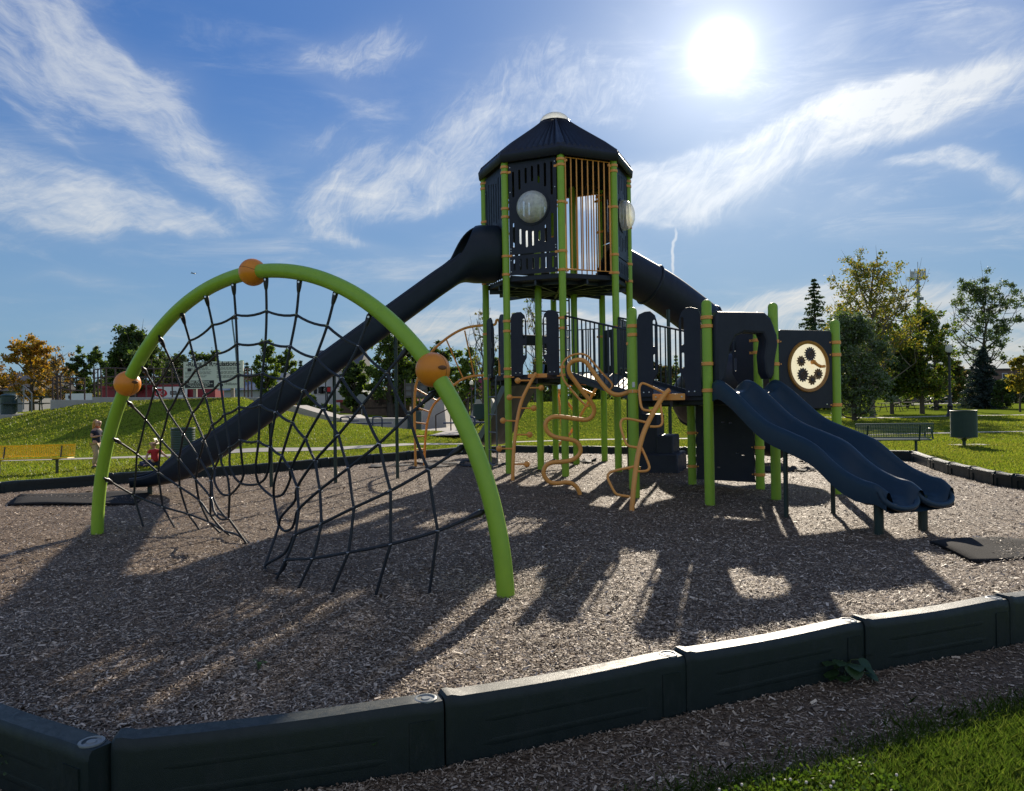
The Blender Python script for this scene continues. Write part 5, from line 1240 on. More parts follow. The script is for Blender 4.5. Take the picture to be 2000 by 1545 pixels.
slab('concrete_ledge', 628, 812, 817, 838, 38.6, 1.5, CONC2, 'long low concrete ledge in the skate park', 'concrete ledge')
def ramp_(name, pts, Y, depth, label, m_=CONC2, cat='skate ramp'):
    """solid with a traced front outline and real depth"""
    P = [at(x, y, Y) for x, y in pts]; n = len(P); m = MB(); k = Vector((0, depth, 0)); m.add(P + [p + k for p in P], [tuple(range(n)), tuple(range(2 * n - 1, n - 1, -1))] + [(i, i + n, (i + 1) % n + n, (i + 1) % n) for i in range(n)])
    o = m.build(name, m_, angle=25); return tag(o, label, cat)
ramp_('quarter_pipe', [(772, 836), (800, 834), (812, 822), (826, 800), (835, 778), (866, 777), (872, 836)], 41, 6, 'tall grey concrete quarter pipe behind the orange arch climber')
ramp_('quarter_pipe', [(900, 836), (918, 815), (930, 780), (960, 778), (985, 836)], 39, 5, 'grey concrete ramp behind the tower ladder')
ramp_('skate_bank', [(540, 800), (572, 792), (640, 812), (668, 818), (668, 838), (540, 838)], 37, 2.5, 'pale sloping concrete bank behind the net and slide', CONC)
ramp_('skate_box', [(560, 830), (640, 812), (690, 811), (720, 826), (720, 840), (560, 842)], 40.5, 2.0, 'low pale concrete funbox in the skate park', CONC)
SKF = MB(); vs = []
SKF.add([(-16, 37.5, -.03), (0.5, 35.5, -.12), (4, 44, -.05), (2, 62, -.05), (-20, 62, -.05)], [(0, 1, 2, 3, 4)]); tag(SKF.build('skate_park_floor', CONC), kind='structure')
SKF = MB(); SKF.add([(-3.4, 29.6, LZ_(-3.4, 29.6) + .03), (-1.2, 30.2, LZ_(-1.2, 30.2) + .03), (0.4, 36, -.08), (-3.2, 36, -.08)], [(0, 1, 2, 3)]); tag(SKF.build('skate_park_apron', CONC), kind='structure')
BLU = mat('blue_painted_rail', (.03, .04, .10), .4)
def rack(px, y0, y1, w, Y, label):
    t = thing('bike_rack', at(px, y1, Y), label, 'bike rack', 'blue loop racks beside the skate park')
    for k in range(2):
        g = MB(); a = [(px - w, y1), (px - w, y0 + 3), (px - w + 3, y0), (px + w - 3, y0), (px + w, y0 + 3), (px + w, y1)]; g.tube(spline([at(x, y, Y + .5 * k) for x, y in a], 4), .035, 8); g.build('loop', BLU, t)
    g = MB(); g.box(at(px - w * 1.5, (y0 + y1) / 2 + 2, Y + .25), (2.0, .35, .06)); g.build('crossbar', BLU, t)
rack(674, 815, 826, 9, 34, 'blue loop rack on the left, left of the bigger blue rack')
rack(737, 815, 834, 9, 33, 'bigger blue loop rack behind the rope net')
rack(921, 815, 832, 6, 31, 'blue loop rack by the dark bin behind the tower')
railing([851, 880, 915, 945], [811, 796, 778, 764], [], 36, 'brown sloping handrail behind the orange arch climber', -.1)
# picnic table far left, picnic tables under the trees
WOOD = mat('weathered_wood', (.10, .085, .07), .8)
def picnic(base, rz, label, m_=WOOD, s=1.0):
    t = thing('picnic_table', base, label, 'picnic table', rz=rz, local=True)
    for nm, y, z, w in (('table_top', 0, .74, .72), ('bench_seat', -.62, .44, .26), ('bench_seat', .62, .44, .26)):
        b = MB(); b.box((0, y, z), (1.8, w, .045)); b.build(nm, m_, t, bevel=.006)
    for x in (-.65, .65):
        b = MB(); b.tube([(x, -.62, .42), (x, .62, .42)], .03, 6); b.tube([(x, -.5, 0), (x, -.18, .72)], .03, 6); b.tube([(x, .5, 0), (x, .18, .72)], .03, 6); b.build('leg_frame', m_, t)
pq = at(46, 808, 32.2); picnic(pq, .7, 'dark picnic table beside the far left bin', mat('dark_green_coating', (.02, .035, .03), .5))
for px, Y, lab in ((1682, 62, 'picnic table under the trees, left of the big trunk'), (1738, 64, 'picnic table under the trees, right of the big trunk'), (1768, 66, 'picnic table beside the green maple trunk')):
    q = at(px, 790, Y); picnic((q.x, q.y, LZ_(q.x, q.y)), .2, lab)
# rules sign
SGN = mat('pale_green_sign', (.62, .66, .56), .6); INK = mat('sign_ink', (.02, .02, .022), .6)
Y = 31.0; a, b_, c_ = at(359, 704, Y), at(475, 708, Y), at(359, 757, Y); Wd = (b_ - a).length; Hd = a.z - c_.z; ctr = (a + b_) / 2 + Vector((0, 0, -Hd / 2))
rs = thing('rules_sign', (ctr.x, ctr.y, LZ_(ctr.x, ctr.y)), 'big pale rules sign on two posts at the top of the mound', 'notice board')
m = MB(); m.box(ctr, (Wd, .08, Hd)); o = m.build('sign_board', SGN, rs)
Ms = Matrix.Translation(ctr + Vector((0, -.043, 0))) @ Matrix.Rotation(R(90), 4, 'X')
def sign_text(body, x, y, size, m_, par, shear=0, bold=.0, sx=1.0, M_=None, th=.006):
    t = text_mb(body, size, th, shear=shear, bold=bold, sx=sx); t.xform((M_ if M_ is not None else Ms) @ Matrix.Translation((x, y, 0))); return t.build('lettering', m_, par, smooth=False)
sign_text('-Rules & Regulations-', 0, Hd * .40, .27, INK, o, bold=.008, sx=.98)
ln = MB(); rl = random.Random(3)
for col, x0, x1, y0, nrow in ((0, -Wd * .47, -Wd * .02, Hd * .27, 12), (1, Wd * .06, Wd * .47, Hd * .27, 12)):
    for i in range(nrow):
        if i % 4 == 3: continue
        if col == 0 and i > 9: continue
        y = y0 - i * Hd * .037; xx = x0 + (.25 if (col == 0 and i in (1, 2)) else 0)
        while xx < x1 - .1:
            w = rl.uniform(.05, .16); ln.box((xx + w / 2, y, .002), (w, .014, .005)); xx += w + .03
            if xx > x1 - .3 and rl.random() < .3: break
ln.box((-Wd * .40, Hd * .20, .002), (.16, .12, .005)); ln.xform(Ms); ln.build('small_print', INK, o)
bx = MB(); bx.box((-Wd * .235, -Hd * .33, .002), (Wd * .49, Hd * .27, .006)); bx.xform(Ms); bo = bx.build('hours_panel', INK, o)
sign_text('Skate Park Hours', -Wd * .235, -Hd * .245, .12, SGN, bo, bold=.004, M_=Ms @ Matrix.Translation((0, 0, .006)))
wl = MB()
for i in range(3):
    xx = -Wd * .235 - Wd * (.21 - .03 * i)
    while xx < -Wd * .235 + Wd * (.2 - .03 * i): w = rl.uniform(.05, .13); wl.box((xx + w / 2, -Hd * (.315 + .05 * i), .008), (w, .022, .004)); xx += w + .025
wl.xform(Ms); wl.build('small_print', SGN, bo)
sign_text('Williston', Wd * .29, -Hd * .34, .16, INK, o, shear=.35); k = MB(); k.box((Wd * .14, -Hd * .37, .002), (.11, .11, .006)); k.xform(Ms); k.build('emblem', INK, o)
for x in (-.33, .3): g = MB(); p = ctr + Vector((Wd * x, .10, 0)); g.box((p.x, p.y, (ctr.z + LZ_(p.x, p.y)) / 2 - .2), (.14, .10, ctr.z - LZ_(p.x, p.y) + .4)); g.build('post', mat('sign_post_wood', (.26, .23, .19), .8) if x < 0 else bpy.data.materials['sign_post_wood'], rs)
# --- buildings
GLASS = mat('dark_window_glass', (.02, .025, .03), .12); WHT = mat('white_siding', (.62, .63, .64), .7, noise=(2, .3, (.5, .5, .5))); SHG = mat('grey_shingle', (.10, .10, .11), .9, bump=(8, .5, .03)); RED = mat('red_painted_metal', (.30, .016, .030), .5, noise=(1.5, .4, (.2, .015, .025))); TAN = mat('tan_stucco', (.42, .33, .24), .85); BRN = mat('brown_brick', (.16, .105, .085), .85, noise=(2, .5, (.12, .08, .07)))
def building(name, px0, px1, ytop, ybase, Y, depth, mw, mr, label, roof='flat', rh=0.0, over=.3, windows=(), ext=True):
    a, b = at(px0, ytop, Y), at(px1, ytop, Y); z0 = LZ_((a.x + b.x) / 2, Y) - .3; zt = (a.z + b.z) / 2; w = b.x - a.x; cx = (a.x + b.x) / 2
    t = thing(name, (cx, Y + depth / 2, z0), label, 'building')
    m = MB(); m.box((cx, Y + depth / 2, (z0 + zt) / 2), (w, depth, zt - z0)); wl_ = m.build('wall', mw, t)
    r = MB()
    if roof == 'gable':
        P = [(a.x - over, Y - over, zt), (b.x + over, Y - over, zt), (b.x + over, Y + depth + over, zt), (a.x - over, Y + depth + over, zt), (a.x - over, Y + depth / 2, zt + rh), (b.x + over, Y + depth / 2, zt + rh)]
        r.add(P, [(0, 1, 5, 4), (2, 3, 4, 5), (0, 4, 3), (1, 2, 5), (3, 2, 1, 0)])
    elif roof == 'gable_front':
        P = [(a.x - over, Y - over, zt), (b.x + over, Y - over, zt), (b.x + over, Y + depth + over, zt), (a.x - over, Y + depth + over, zt), (cx, Y - over, zt + rh), (cx, Y + depth + over, zt + rh)]
        r.add(P, [(0, 1, 4), (2, 3, 5), (0, 4, 5, 3), (1, 2, 5, 4), (3, 2, 1, 0)])
    elif roof == 'shed':
        P = [(a.x - over, Y - over, zt - .02), (b.x + over, Y - over, zt - .02), (b.x + over * .2, Y + 2.0, zt + rh), (a.x - over * .2, Y + 2.0, zt + rh), (a.x, Y + depth, zt - .02), (b.x, Y + depth, zt - .02), (b.x, Y + depth, zt + rh), (a.x, Y + depth, zt + rh)]
        r.add(P, [(0, 1, 2, 3), (3, 2, 6, 7), (0, 3, 7, 4), (1, 5, 6, 2), (4, 7, 6, 5), (0, 4, 5, 1)])
    else: r.box((cx, Y + depth / 2, zt + .12), (w + over, depth + over, .24))
    r.build('roof', mr, t, smooth=False)
    for x0, x1, y0, y1, sh in windows:
        p, q = at(x0, y0, Y), at(x1, y1, Y); f = MB(); f.box(((p.x + q.x) / 2, Y - .03, (p.z + q.z) / 2), (q.x - p.x + .2, .08, p.z - q.z + .2)); fo = f.build('window', mat('window_trim', (.6, .6, .6), .6) if 'window_trim' not in bpy.data.materials else bpy.data.materials['window_trim'], t)
        g = MB(); g.box(((p.x + q.x) / 2, Y - .08, (p.z + q.z) / 2), (q.x - p.x, .05, p.z - q.z)); g.build('pane', GLASS, fo)
        if sh:
            for s in (-1, 1): g = MB(); xx = (p.x if s < 0 else q.x) + s * .32; g.box((xx, Y - .05, (p.z + q.z) / 2), (.34, .06, p.z - q.z + .1)); g.build('shutter', BLACKP, fo)
    return t
building('house', 606, 692, 733, 790, 78, 9, WHT, SHG, 'white house with dark shutters behind the long slide', 'gable', 3.0, .4, ((622, 626, 756, 768, True), (634, 637, 756, 768, True), (673, 678, 757, 768, True)))
building('house_dormer', 648, 668, 722, 735, 77.6, 7, WHT, SHG, 'small dormer gable on top of the white house', 'gable_front', 1.0, .3)
building('low_shop', 664, 800, 785, 815, 66, 10, BRN, RED, 'low brown shop with a red roof edge behind the skate park', 'flat', 0, .6, ((700, 716, 790, 803, False),))
bt = building('red_metal_shed', 196, 420, 757, 800, 66, 12, RED, RED, 'long red metal building behind the mound railing', 'flat', 0, .3)
building('grey_house', -30, 44, 764, 800, 80, 10, mat('grey_siding', (.30, .31, .33), .8), SHG, 'grey house at the far left beyond the mound', 'gable', 2.2, .5)
building('grey_roofed_shed', 437, 520, 762, 800, 62, 10, mat('pale_siding', (.45, .45, .46), .8), mat('slate_metal_roof', (.14, .16, .19), .4), 'shed with a slate grey roof behind the rules sign', 'gable', 1.6, .4)
building('red_roofed_shop', 918, 1010, 768, 810, 68, 12, TAN, RED, 'tan shop with a red metal roof left of the tower', 'shed', 1.5, .6)
building('brick_school', 1848, 2140, 722, 776, 118, 20, BRN, mat('dark_roof_edge', (.06, .05, .05), .8), 'long brown brick building behind the trees at right', 'flat', 0, .3, ((1958, 1966, 730, 738, False), (1985, 1998, 752, 768, False), (1940, 1950, 752, 768, False)))
# banner with a red oval on the red building
Y = 65.6; p, q = at(298, 756, Y), at(366, 779, Y); cb = (p + q) / 2; wb, hb_ = q.x - p.x, p.z - q.z
bn = MB(); bn.box(cb, (wb, .04, hb_)); bno = bn.build('wall_banner', mat('white_vinyl', (.78, .78, .78), .6)); tag(bno, 'white banner with a red oval logo on the red building', 'banner')
Mb = Matrix.Translation(cb + Vector((0, -.022, 0))) @ Matrix.Rotation(R(90), 4, 'X')
e = plate([(x * 1.35, y * .8) for x, y in circ(.5)], [], .012, .001); e.xform(Mb @ Matrix.Translation((-wb * .28, .02, .004)) @ Matrix.Rotation(R(-8), 4, 'Z') @ Matrix.Scale(.95, 4)); eo = e.build('logo_oval', mat('logo_red', (.55, .01, .02), .5), bno)
sign_text('DQ', -wb * .28, .02, .52, WHT, eo, M_=Mb @ Matrix.Translation((0, 0, .012)), shear=.1)
for x, tx in ((wb * .10, 'Grill'), (wb * .33, 'Chill')):
    k = plate(rrect(wb * .19, .34, .05), [], .012, .001); k.xform(Mb @ Matrix.Translation((x, .0, .004))); ko = k.build('name_plate', mat('dark_brown_vinyl', (.05, .04, .04), .6), bno); sign_text(tx, x, 0, .26, WHT, ko, M_=Mb @ Matrix.Translation((0, 0, .012)))
Y = 60; p, q = at(128, 769, Y), at(180, 781, Y); cb = (p + q) / 2; k = MB(); k.box(cb, (q.x - p.x, .06, p.z - q.z)); ko = k.build('wall_sign', bpy.data.materials['white_vinyl']); tag(ko, 'long white sign low behind the mound, left of the red building', 'sign')
k = MB(); k.box(cb + Vector((-(q.x - p.x) * .35, -.05, 0)), (.14, .03, .26)); k.build('sign_mark', INK, ko)
# small shop sign in front of the house
Y = 74; p, q = at(632, 756, Y), at(646, 766, Y); cb = (p + q) / 2; k = MB(); k.box(cb, (q.x - p.x, .1, p.z - q.z)); ko = k.build('shop_sign', BLACKP); tag(ko, 'small dark and red shop sign in front of the white house', 'sign'); k = MB(); k.box(cb + Vector((.18, -.06, 0)), ((q.x - p.x) * .45, .03, (p.z - q.z) * .8)); k.build('red_panel', bpy.data.materials['logo_red'], ko)
sign_text('G', -.2, 0, .4, WHT, ko, M_=Matrix.Translation(cb + Vector((0, -.06, 0))) @ Matrix.Rotation(R(90), 4, 'X')); k = MB(); k.tube([(cb.x, cb.y, LZ_(cb.x, cb.y) - .2), (cb.x, cb.y, cb.z)], .06, 8); k.build('sign_post', LB, ko)
# score board seen from behind, stop sign, small red sign on the right
Y = 58; t = thing('board_frame', at(812, 800, Y), 'large notice board frame seen from behind, right of the tall trees', 'notice board')
p, q = at(791, 749, Y), at(834, 776, Y); k = MB(); k.box((p + q) / 2, (q.x - p.x, .1, p.z - q.z)); k.build('board', mat('grey_board', (.16, .16, .15), .8), t)
for f in (0, .33, .66, 1):
    k = MB(); x = p.x + (q.x - p.x) * f; k.box((x, Y - .1, (p.z + q.z) / 2 - .5), (.1, .1, p.z - q.z + 1.6)); k.build('upright', WOOD, t)
for f in (.1, .5, .9): k = MB(); k.box(((p.x + q.x) / 2, Y - .11, q.z + (p.z - q.z) * f), (q.x - p.x, .06, .08)); k.build('rail', WOOD, t)
Y = 56; p = at(706, 780, Y); t = thing('stop_sign', (p.x, p.y, LZ_(p.x, p.y)), 'octagonal road sign seen from its grey back', 'road sign'); k = MB(); k.tube([(p.x, p.y, LZ_(p.x, p.y) - .2), p], .04, 6); k.build('post', STL, t); k = plate([(.42 * math.cos(R(22.5 + 45 * i)), .42 * math.sin(R(22.5 + 45 * i))) for i in range(8)], [], .02, .002); k.xform(Matrix.Translation(p + Vector((0, -.06, 0))) @ Matrix.Rotation(R(90), 4, 'X')); k.build('plate', STL, t)
Y = 90; t = thing('pylon_sign', at(1502, 780, Y), 'red and white roadside sign seen past the wave slide posts', 'sign'); p, q = at(1489, 705, Y), at(1506, 722, Y)
k = MB(); k.box((p + q) / 2, (q.x - p.x, .3, p.z - q.z)); k.build('sign_face', bpy.data.materials['logo_red'], t); p, q = at(1489, 738, Y), at(1506, 752, Y); k = MB(); k.box((p + q) / 2, (q.x - p.x, .3, p.z - q.z)); k.build('sign_face', bpy.data.materials['logo_red'], t)
k = MB(); c = at(1497, 745, Y); k.tube([(c.x, c.y, -.3), (c.x, c.y, at(1497, 705, Y).z)], .15, 8); k.build('sign_pole', STL, t)
# wooden fence behind the skate park
Y = 62; t = None; m = MB(); a = at(690, 788, Y); b_ = at(790, 788, Y)
for i in range(44): x = a.x + (b_.x - a.x) * i / 43; m.box((x, Y, LZ_(x, Y) + .85), (.09, .03, 1.8 + .05 * math.sin(i * 2.3)))
m.box(((a.x + b_.x) / 2, Y + .03, LZ_(a.x, Y) + .5), (b_.x - a.x, .04, .1)); m.box(((a.x + b_.x) / 2, Y + .03, LZ_(a.x, Y) + 1.4), (b_.x - a.x, .04, .1)); tag(m.build('picket_fence', mat('dark_fence_wood', (.05, .035, .03), .85)), 'dark wooden fence behind the skate park', 'fence')
# parked cars
def car(base, rz, col, label):
    t = thing('parked_car', base, label, 'car', 'cars parked beyond the far lawn', rz=rz, local=True); PM = mat('car_paint', col, .25, coat=.6)
    prof = [(-2.2, .35), (-2.25, .62), (-2.15, .86), (-1.95, .95), (-1.35, 1.0), (1.05, .98), (1.85, .86), (2.18, .70), (2.24, .45), (2.18, .33)]
    b = MB(); rows = []
    for y, k, dz in ((-.86, .97, -.02), (-.88, 1, 0), (-.80, .99, .015), (.80, .99, .015), (.88, 1, 0), (.86, .97, -.02)): rows.append([(x * k, y, z + (dz if z > .6 else 0)) for x, z in prof])
    b.grid(rows, closed=True); n = len(prof); b.f.append(tuple(range(n))); b.f.append(tuple(5 * n + i for i in reversed(range(n)))); b.mi += [0, 0]; b.build('body', PM, t, bevel=.03)
    b = MB(); rows = []
    for y in (-.74, -.62, .62, .74): s = 0 if abs(y) > .7 else 1; rows.append([(-1.75, y, .97), (-1.2, y * (.94 if s else 1), 1.36 + .06 * s), (.25, y * (.94 if s else 1), 1.38 + .06 * s), (1.10, y, .97)])
    b.grid(rows); b.f += [(0, 1, 2, 3), (15, 14, 13, 12)]; b.mi += [0, 0]; b.build('cabin', PM, t, bevel=.03)
    for x0, x1, tx0, tx1, nm in ((-1.45, -.35, -1.1, -.35, 'side_window'), (-.25, .85, -.25, .30, 'side_window')):
        for sy in (-1, 1): g = MB(); g.add([(x0, sy * .762, 1.0), (x1, sy * .762, 1.0), (tx1, sy * .715, 1.33), (tx0, sy * .715, 1.33)], [(0, 1, 2, 3)]); g.build(nm, GLASS, t, solid=.01)
    g = MB(); g.add([(1.13, -.68, .99), (1.13, .68, .99), (.32, .6, 1.40), (.32, -.6, 1.40)], [(0, 1, 2, 3)]); g.build('windscreen', GLASS, t, solid=.01)
    for x in (-1.38, 1.38):
        for sy in (-1, 1):
            w = MB(); w.lathe((x, sy * .80, .32), [(.20, -.11), (.31, -.10), (.33, -.05), (.33, .05), (.31, .10), (.20, .11)], 20, axis=(0, 1, 0)); wo = w.build('wheel', BLACKP, t); w = MB(); w.lathe((x, sy * .80, .32), [(.20, -.115), (.20, .115)], 16, axis=(0, 1, 0)); w.build('rim', STL, wo)
    for sy in (-.6, .6): g = MB(); g.box((2.17, sy, .66), (.12, .32, .14)); g.build('headlight', GLOBE, t, bevel=.02)
p = at(1850, 775, 108); car((p.x, p.y, LZ_(p.x, p.y) + .0), R(188), (.10, .13, .17), 'dark car parked beyond the lawn behind the lamp post')
p = at(1884, 775, 108); car((p.x, p.y, LZ_(p.x, p.y) + .0), R(185), (.50, .51, .52), 'pale car parked beyond the lawn, left of the dense blue spruce')
s = MB(); s.add([(55, 100, LZ_(60, 105) + .04), (130, 106, LZ_(60, 105) + .04), (130, 115, LZ_(60, 105) + .04), (55, 109, LZ_(60, 105) + .04)], [(0, 1, 2, 3)]); tag(s.build('parking_road', mat('asphalt', (.06, .06, .06), .9)), kind='structure')
# distant aeroplane
p = at(378, 534, 900); t = MB(); t.tube([(-3.2, 0, 0), (-2, 0, .1), (2.6, 0, 0), (3.4, 0, 0)], [.25, .6, .6, .2], 10); t.box((0.3, 0, .2), (1.1, 9.5, .16)); t.box((-2.8, 0, .2), (.7, 3, .12)); t.box((-2.9, 0, .8), (.7, .12, 1.3)); t.xform(Matrix.Translation(p) @ Matrix.Rotation(R(70), 4, 'Z')); tag(t.build('light_aeroplane', LB), 'tiny dark aeroplane in the sky above the arch', 'aeroplane')
# ------------------------------------------------------------------ trees
def leafm(name, cols, tr=.45, tc_=(1.3, 1.35, .6)): return mat(name, cols[0], .6, spec=.25, island=cols, trans=(tc_, tr))
LG = leafm('mid_green_leaves', [(0.0612, 0.102, 0.0228), (0.102, 0.1591, 0.032), (0.153, 0.204, 0.0457)]); LD = leafm('dark_green_leaves', [(0.0288, 0.054, 0.0242), (0.0504, 0.0828, 0.0323), (0.081, 0.1152, 0.0403)], .35)
LY = leafm('yellow_leaves', [(0.232, 0.174, 0.029), (0.348, 0.2465, 0.0435), (0.1595, 0.1595, 0.029)], .5); LO = leafm('orange_leaves', [(0.377, 0.1885, 0.029), (0.464, 0.2465, 0.0435), (0.2465, 0.1595, 0.0435)], .5)
LYG = leafm('yellow_green_leaves', [(0.1575, 0.1575, 0.035), (0.2625, 0.2275, 0.0525), (0.105, 0.1313, 0.0315), (0.315, 0.245, 0.0525)], .5); LBR = leafm('brown_leaves', [(0.14, 0.098, 0.056), (0.182, 0.119, 0.056), (0.112, 0.098, 0.042)], .4); LP_ = leafm('grey_green_needles', [(0.1377, 0.1789, 0.117), (0.1893, 0.2273, 0.1446), (0.1032, 0.1377, 0.0827)], .3, (1.1, 1.15, .8))
LBS = leafm('blue_spruce_needles', [(0.0238, 0.0442, 0.0408), (0.0408, 0.0646, 0.0578), (0.0578, 0.085, 0.0714)], .2, (1, 1.1, .9)); LMG = leafm('maple_leaves', [(0.0673, 0.1196, 0.0149), (0.1121, 0.1644, 0.0209), (0.1644, 0.2093, 0.0299), (0.0448, 0.0822, 0.0149)], .55)
BARK = mat('grey_brown_bark', (.085, .068, .055), .9, noise=(9, .7, (.045, .036, .03)), bump=(25, .6, .02)); BARKP = mat('pale_bark', (.20, .17, .14), .9, noise=(6, .6, (.10, .085, .07)))
def quads(c, size, rs, aspect=.6, flat=0.0):
    """random leaf quads (n,4,3) round centres c"""
    n = len(c); a = rs.normal(size=(n, 3)); a[:, 2] *= (1 - flat); a /= np.linalg.norm(a, axis=1)[:, None] + 1e-9
    b = rs.normal(size=(n, 3)); b -= (b * a).sum(1)[:, None] * a; b /= np.linalg.norm(b, axis=1)[:, None] + 1e-9
    s = (size * rs.uniform(.6, 1.35, n))[:, None]; u = a * s * .5; v = b * s * .5 * aspect
    return np.stack([c - u, c - v * 1.0 + u * .1, c + u, c + v * 1.0 + u * .1], 1)
def tree(px, ytop, Y, hw, label, lm, seed, ybase=None, cy0=.25, nl=14, clumps=60, per=55, leaf=.30, trunk=.16, rad=.16, openness=0.0, name='tree', group='trees round the park', bark=None, lean=0, two=None, shape=1.0):
    """broadleaf tree: tapered trunk, limbs, twigs and leaf clumps; hw: half width of the crown in photo pixels"""
    if leaf > .24: leaf *= .72; per = int(per * 1.7)
    rs = np.random.RandomState(seed); g = at(px, 780, Y); z0 = LZ_(g.x, g.y); top = at(px, ytop, Y).z; H = top - z0; rx = hw / F * Y
    t = thing(name, (g.x, g.y, z0), label, 'tree', group, local=True); m = MB(); bark = bark or BARK
    zc = H * (cy0 + 1) / 2; rz = H * (1 - cy0) / 2
    tp = [(0, 0, -.3)]
    for i in range(1, 9): f = i / 8; tp.append((rs.normal() * .03 * H * f * .5 + lean * f, rs.normal() * .03 * H * f * .5, H * .88 * f))
    m.tube(spline(tp, 3), [trunk * (1 - .9 * (k / (8 * 3)) ** .8) + .01 for k in range(8 * 3 + 1)], 8)
    cents = []; tw = []
    for i in range(nl):
        f = cy0 * .8 + (.86 - cy0 * .8) * (i + rs.uniform()) / nl; base = Vector(tp[min(8, int(f / .88 * 8))]).lerp(Vector(tp[min(8, int(f / .88 * 8) + 1)]), f / .88 * 8 % 1)
        a = i * 2.4 + rs.uniform(-.5, .5); d = rs.uniform(.65, 1.0); zt = min(H * .97, base.z + H * rs.uniform(.10, .32))
        prof = max(.12, 1 - abs((zt - zc) / rz) ** 2.2) ** .5 * shape; e = Vector((math.cos(a) * rx * d * prof, math.sin(a) * rx * d * prof, zt))
        mid = base.lerp(e, .5) + Vector((rs.normal() * .05 * rx, rs.normal() * .05 * rx, -.04 * H)); P = spline([base, mid, e], 4)
        r0 = trunk * .42 * (1 - f * .6); m.tube(P, [r0 * (1 - .85 * k / (len(P) - 1)) + .006 for k in range(len(P))], 6)
        for k in range(5):
            q = P[rs.randint(3, len(P))]; e2 = q + Vector((rs.normal() * .22 * rx, rs.normal() * .22 * rx, abs(rs.normal()) * .10 * H * .8)); m.tube([q, q.lerp(e2, .5) + Vector((0, 0, -.02 * H)), e2], [r0 * .35 + .004, r0 * .2 + .004, .004], 5); tw += [e2, q.lerp(e2, .6)]
        tw += [e, P[-3]]
    m.build('trunk', bark, t)
    tw = np.array([w[:] for w in tw]); idx = rs.randint(0, len(tw), clumps); cen = tw[idx] + rs.normal(size=(clumps, 3)) * np.array([.08 * rx, .08 * rx, .03 * H])
    fill = int(clumps * (1 - openness) * .5)
    if fill:
        u = rs.normal(size=(fill, 3)); u /= np.linalg.norm(u, axis=1)[:, None]; rr = rs.uniform(.35, .95, fill) ** .5
        cen = np.concatenate([cen, np.stack([u[:, 0] * rx * rr * .85, u[:, 1] * rx * rr * .85, zc + u[:, 2] * rz * rr * .9], 1)])
    n = len(cen) * per; cr = np.repeat(rs.uniform(.5, 1.25, len(cen)), per)[:, None] * rad * rx
    pts = np.repeat(cen, per, 0) + rs.normal(size=(n, 3)) * cr * np.array([.62, .62, .48])
    keep = pts[:, 2] > H * cy0 * .6; pts = pts[keep]
    o = np_mesh('crown', quads(pts, leaf, rs), 4, lm if isinstance(lm, list) else [lm], parent=t, mi=(rs.randint(0, len(lm), len(pts)) if isinstance(lm, list) else None)); return t
def spruce(px, ytop, Y, hw, label, lm, seed, lv=26, per=34, dens=1.0, gap=0.0, droop=.28, leaf=.34, trunk=.2, base_f=.04, group='conifers round the park', ragged=.25, name='spruce_tree'):
    rs = np.random.RandomState(seed); g = at(px, 780, Y); z0 = LZ_(g.x, g.y); H = at(px, ytop, Y).z - z0; rx = hw / F * Y
    t = thing(name, (g.x, g.y, z0), label, 'tree', group, local=True); m = MB(); m.tube([(0, 0, -.3), (0, 0, H * .5), (0, 0, H * .985)], [trunk, trunk * .6, .015], 8)
    C_ = []
    for i in range(lv):
        f = base_f + (1 - base_f) * (i / lv) ** .92; z = H * f; L_ = rx * (1 - f) ** .85 + .03 * rx
        for k in range(int(9 - 4 * f)):
            if rs.uniform() < gap: continue
            a = rs.uniform(0, 6.283); l = L_ * rs.uniform(1 - ragged * 1.6, 1 + ragged * .5); tip = np.array([math.cos(a) * l, math.sin(a) * l, z - droop * l + .12 * l]); b0 = np.array([0, 0, z])
            if l > .25: m.tube([b0, b0 + (tip - b0) * .5 + np.array([0, 0, .03 * l]), tip], [.03 * trunk / .2 * (1 - f) + .006, .015, .004], 5)
            n = int(per * dens * (.35 + .65 * l / (rx + 1e-6))); s = rs.uniform(.12, 1.05, n)[:, None]; P = b0 + (tip - b0) * s; w = .20 * l * (1 - .55 * s)
            C_.append(P + rs.normal(size=(n, 3)) * np.concatenate([w * .55, w * .55, w * .22 + .03], 1) - np.array([0, 0, .05 * l]))
    m.build('trunk', BARK, t); P = np.concatenate(C_); np_mesh('crown', quads(P, leaf, rs, .38, .35), 4, lm, parent=t); return t
# left skyline
tree(62, 668, 74, 52, 'orange and gold tree at the far left skyline', [LO, LY, LO], 1, cy0=.12, clumps=66, per=46, leaf=.42, openness=.5, trunk=.3)
tree(-12, 712, 80, 30, 'orange tree cut by the left edge of the photo', [LO, LBR], 2, clumps=40, per=40, leaf=.42)
tree(112, 690, 70, 36, 'half bare brown tree between the orange tree and the green ones', [LBR, LBR, LO], 3, cy0=.1, nl=22, clumps=44, per=18, leaf=.34, openness=.9, trunk=.28)
tree(150, 695, 82, 26, 'small dark green tree right of the half bare tree', [LD, LG], 4, clumps=40, per=40, leaf=.40)
tree(184, 688, 84, 30, 'sparse green tree on the skyline left of the big dark tree', [LG, LD], 5, clumps=44, per=40, leaf=.40, openness=.4)
tree(262, 648, 66, 54, 'big dark green tree behind the left side of the arch', [LD, LD, LG], 6, cy0=.1, nl=18, clumps=100, per=60, leaf=.40, trunk=.35)
tree(338, 688, 72, 42, 'grey green tree between the big dark tree and the rules sign', [LD, LG, LP_], 7, cy0=.08, clumps=70, per=55, leaf=.40)
tree(408, 698, 74, 40, 'tree behind the rules sign', [LG, LD], 8, cy0=.1, clumps=54, per=50, leaf=.40)
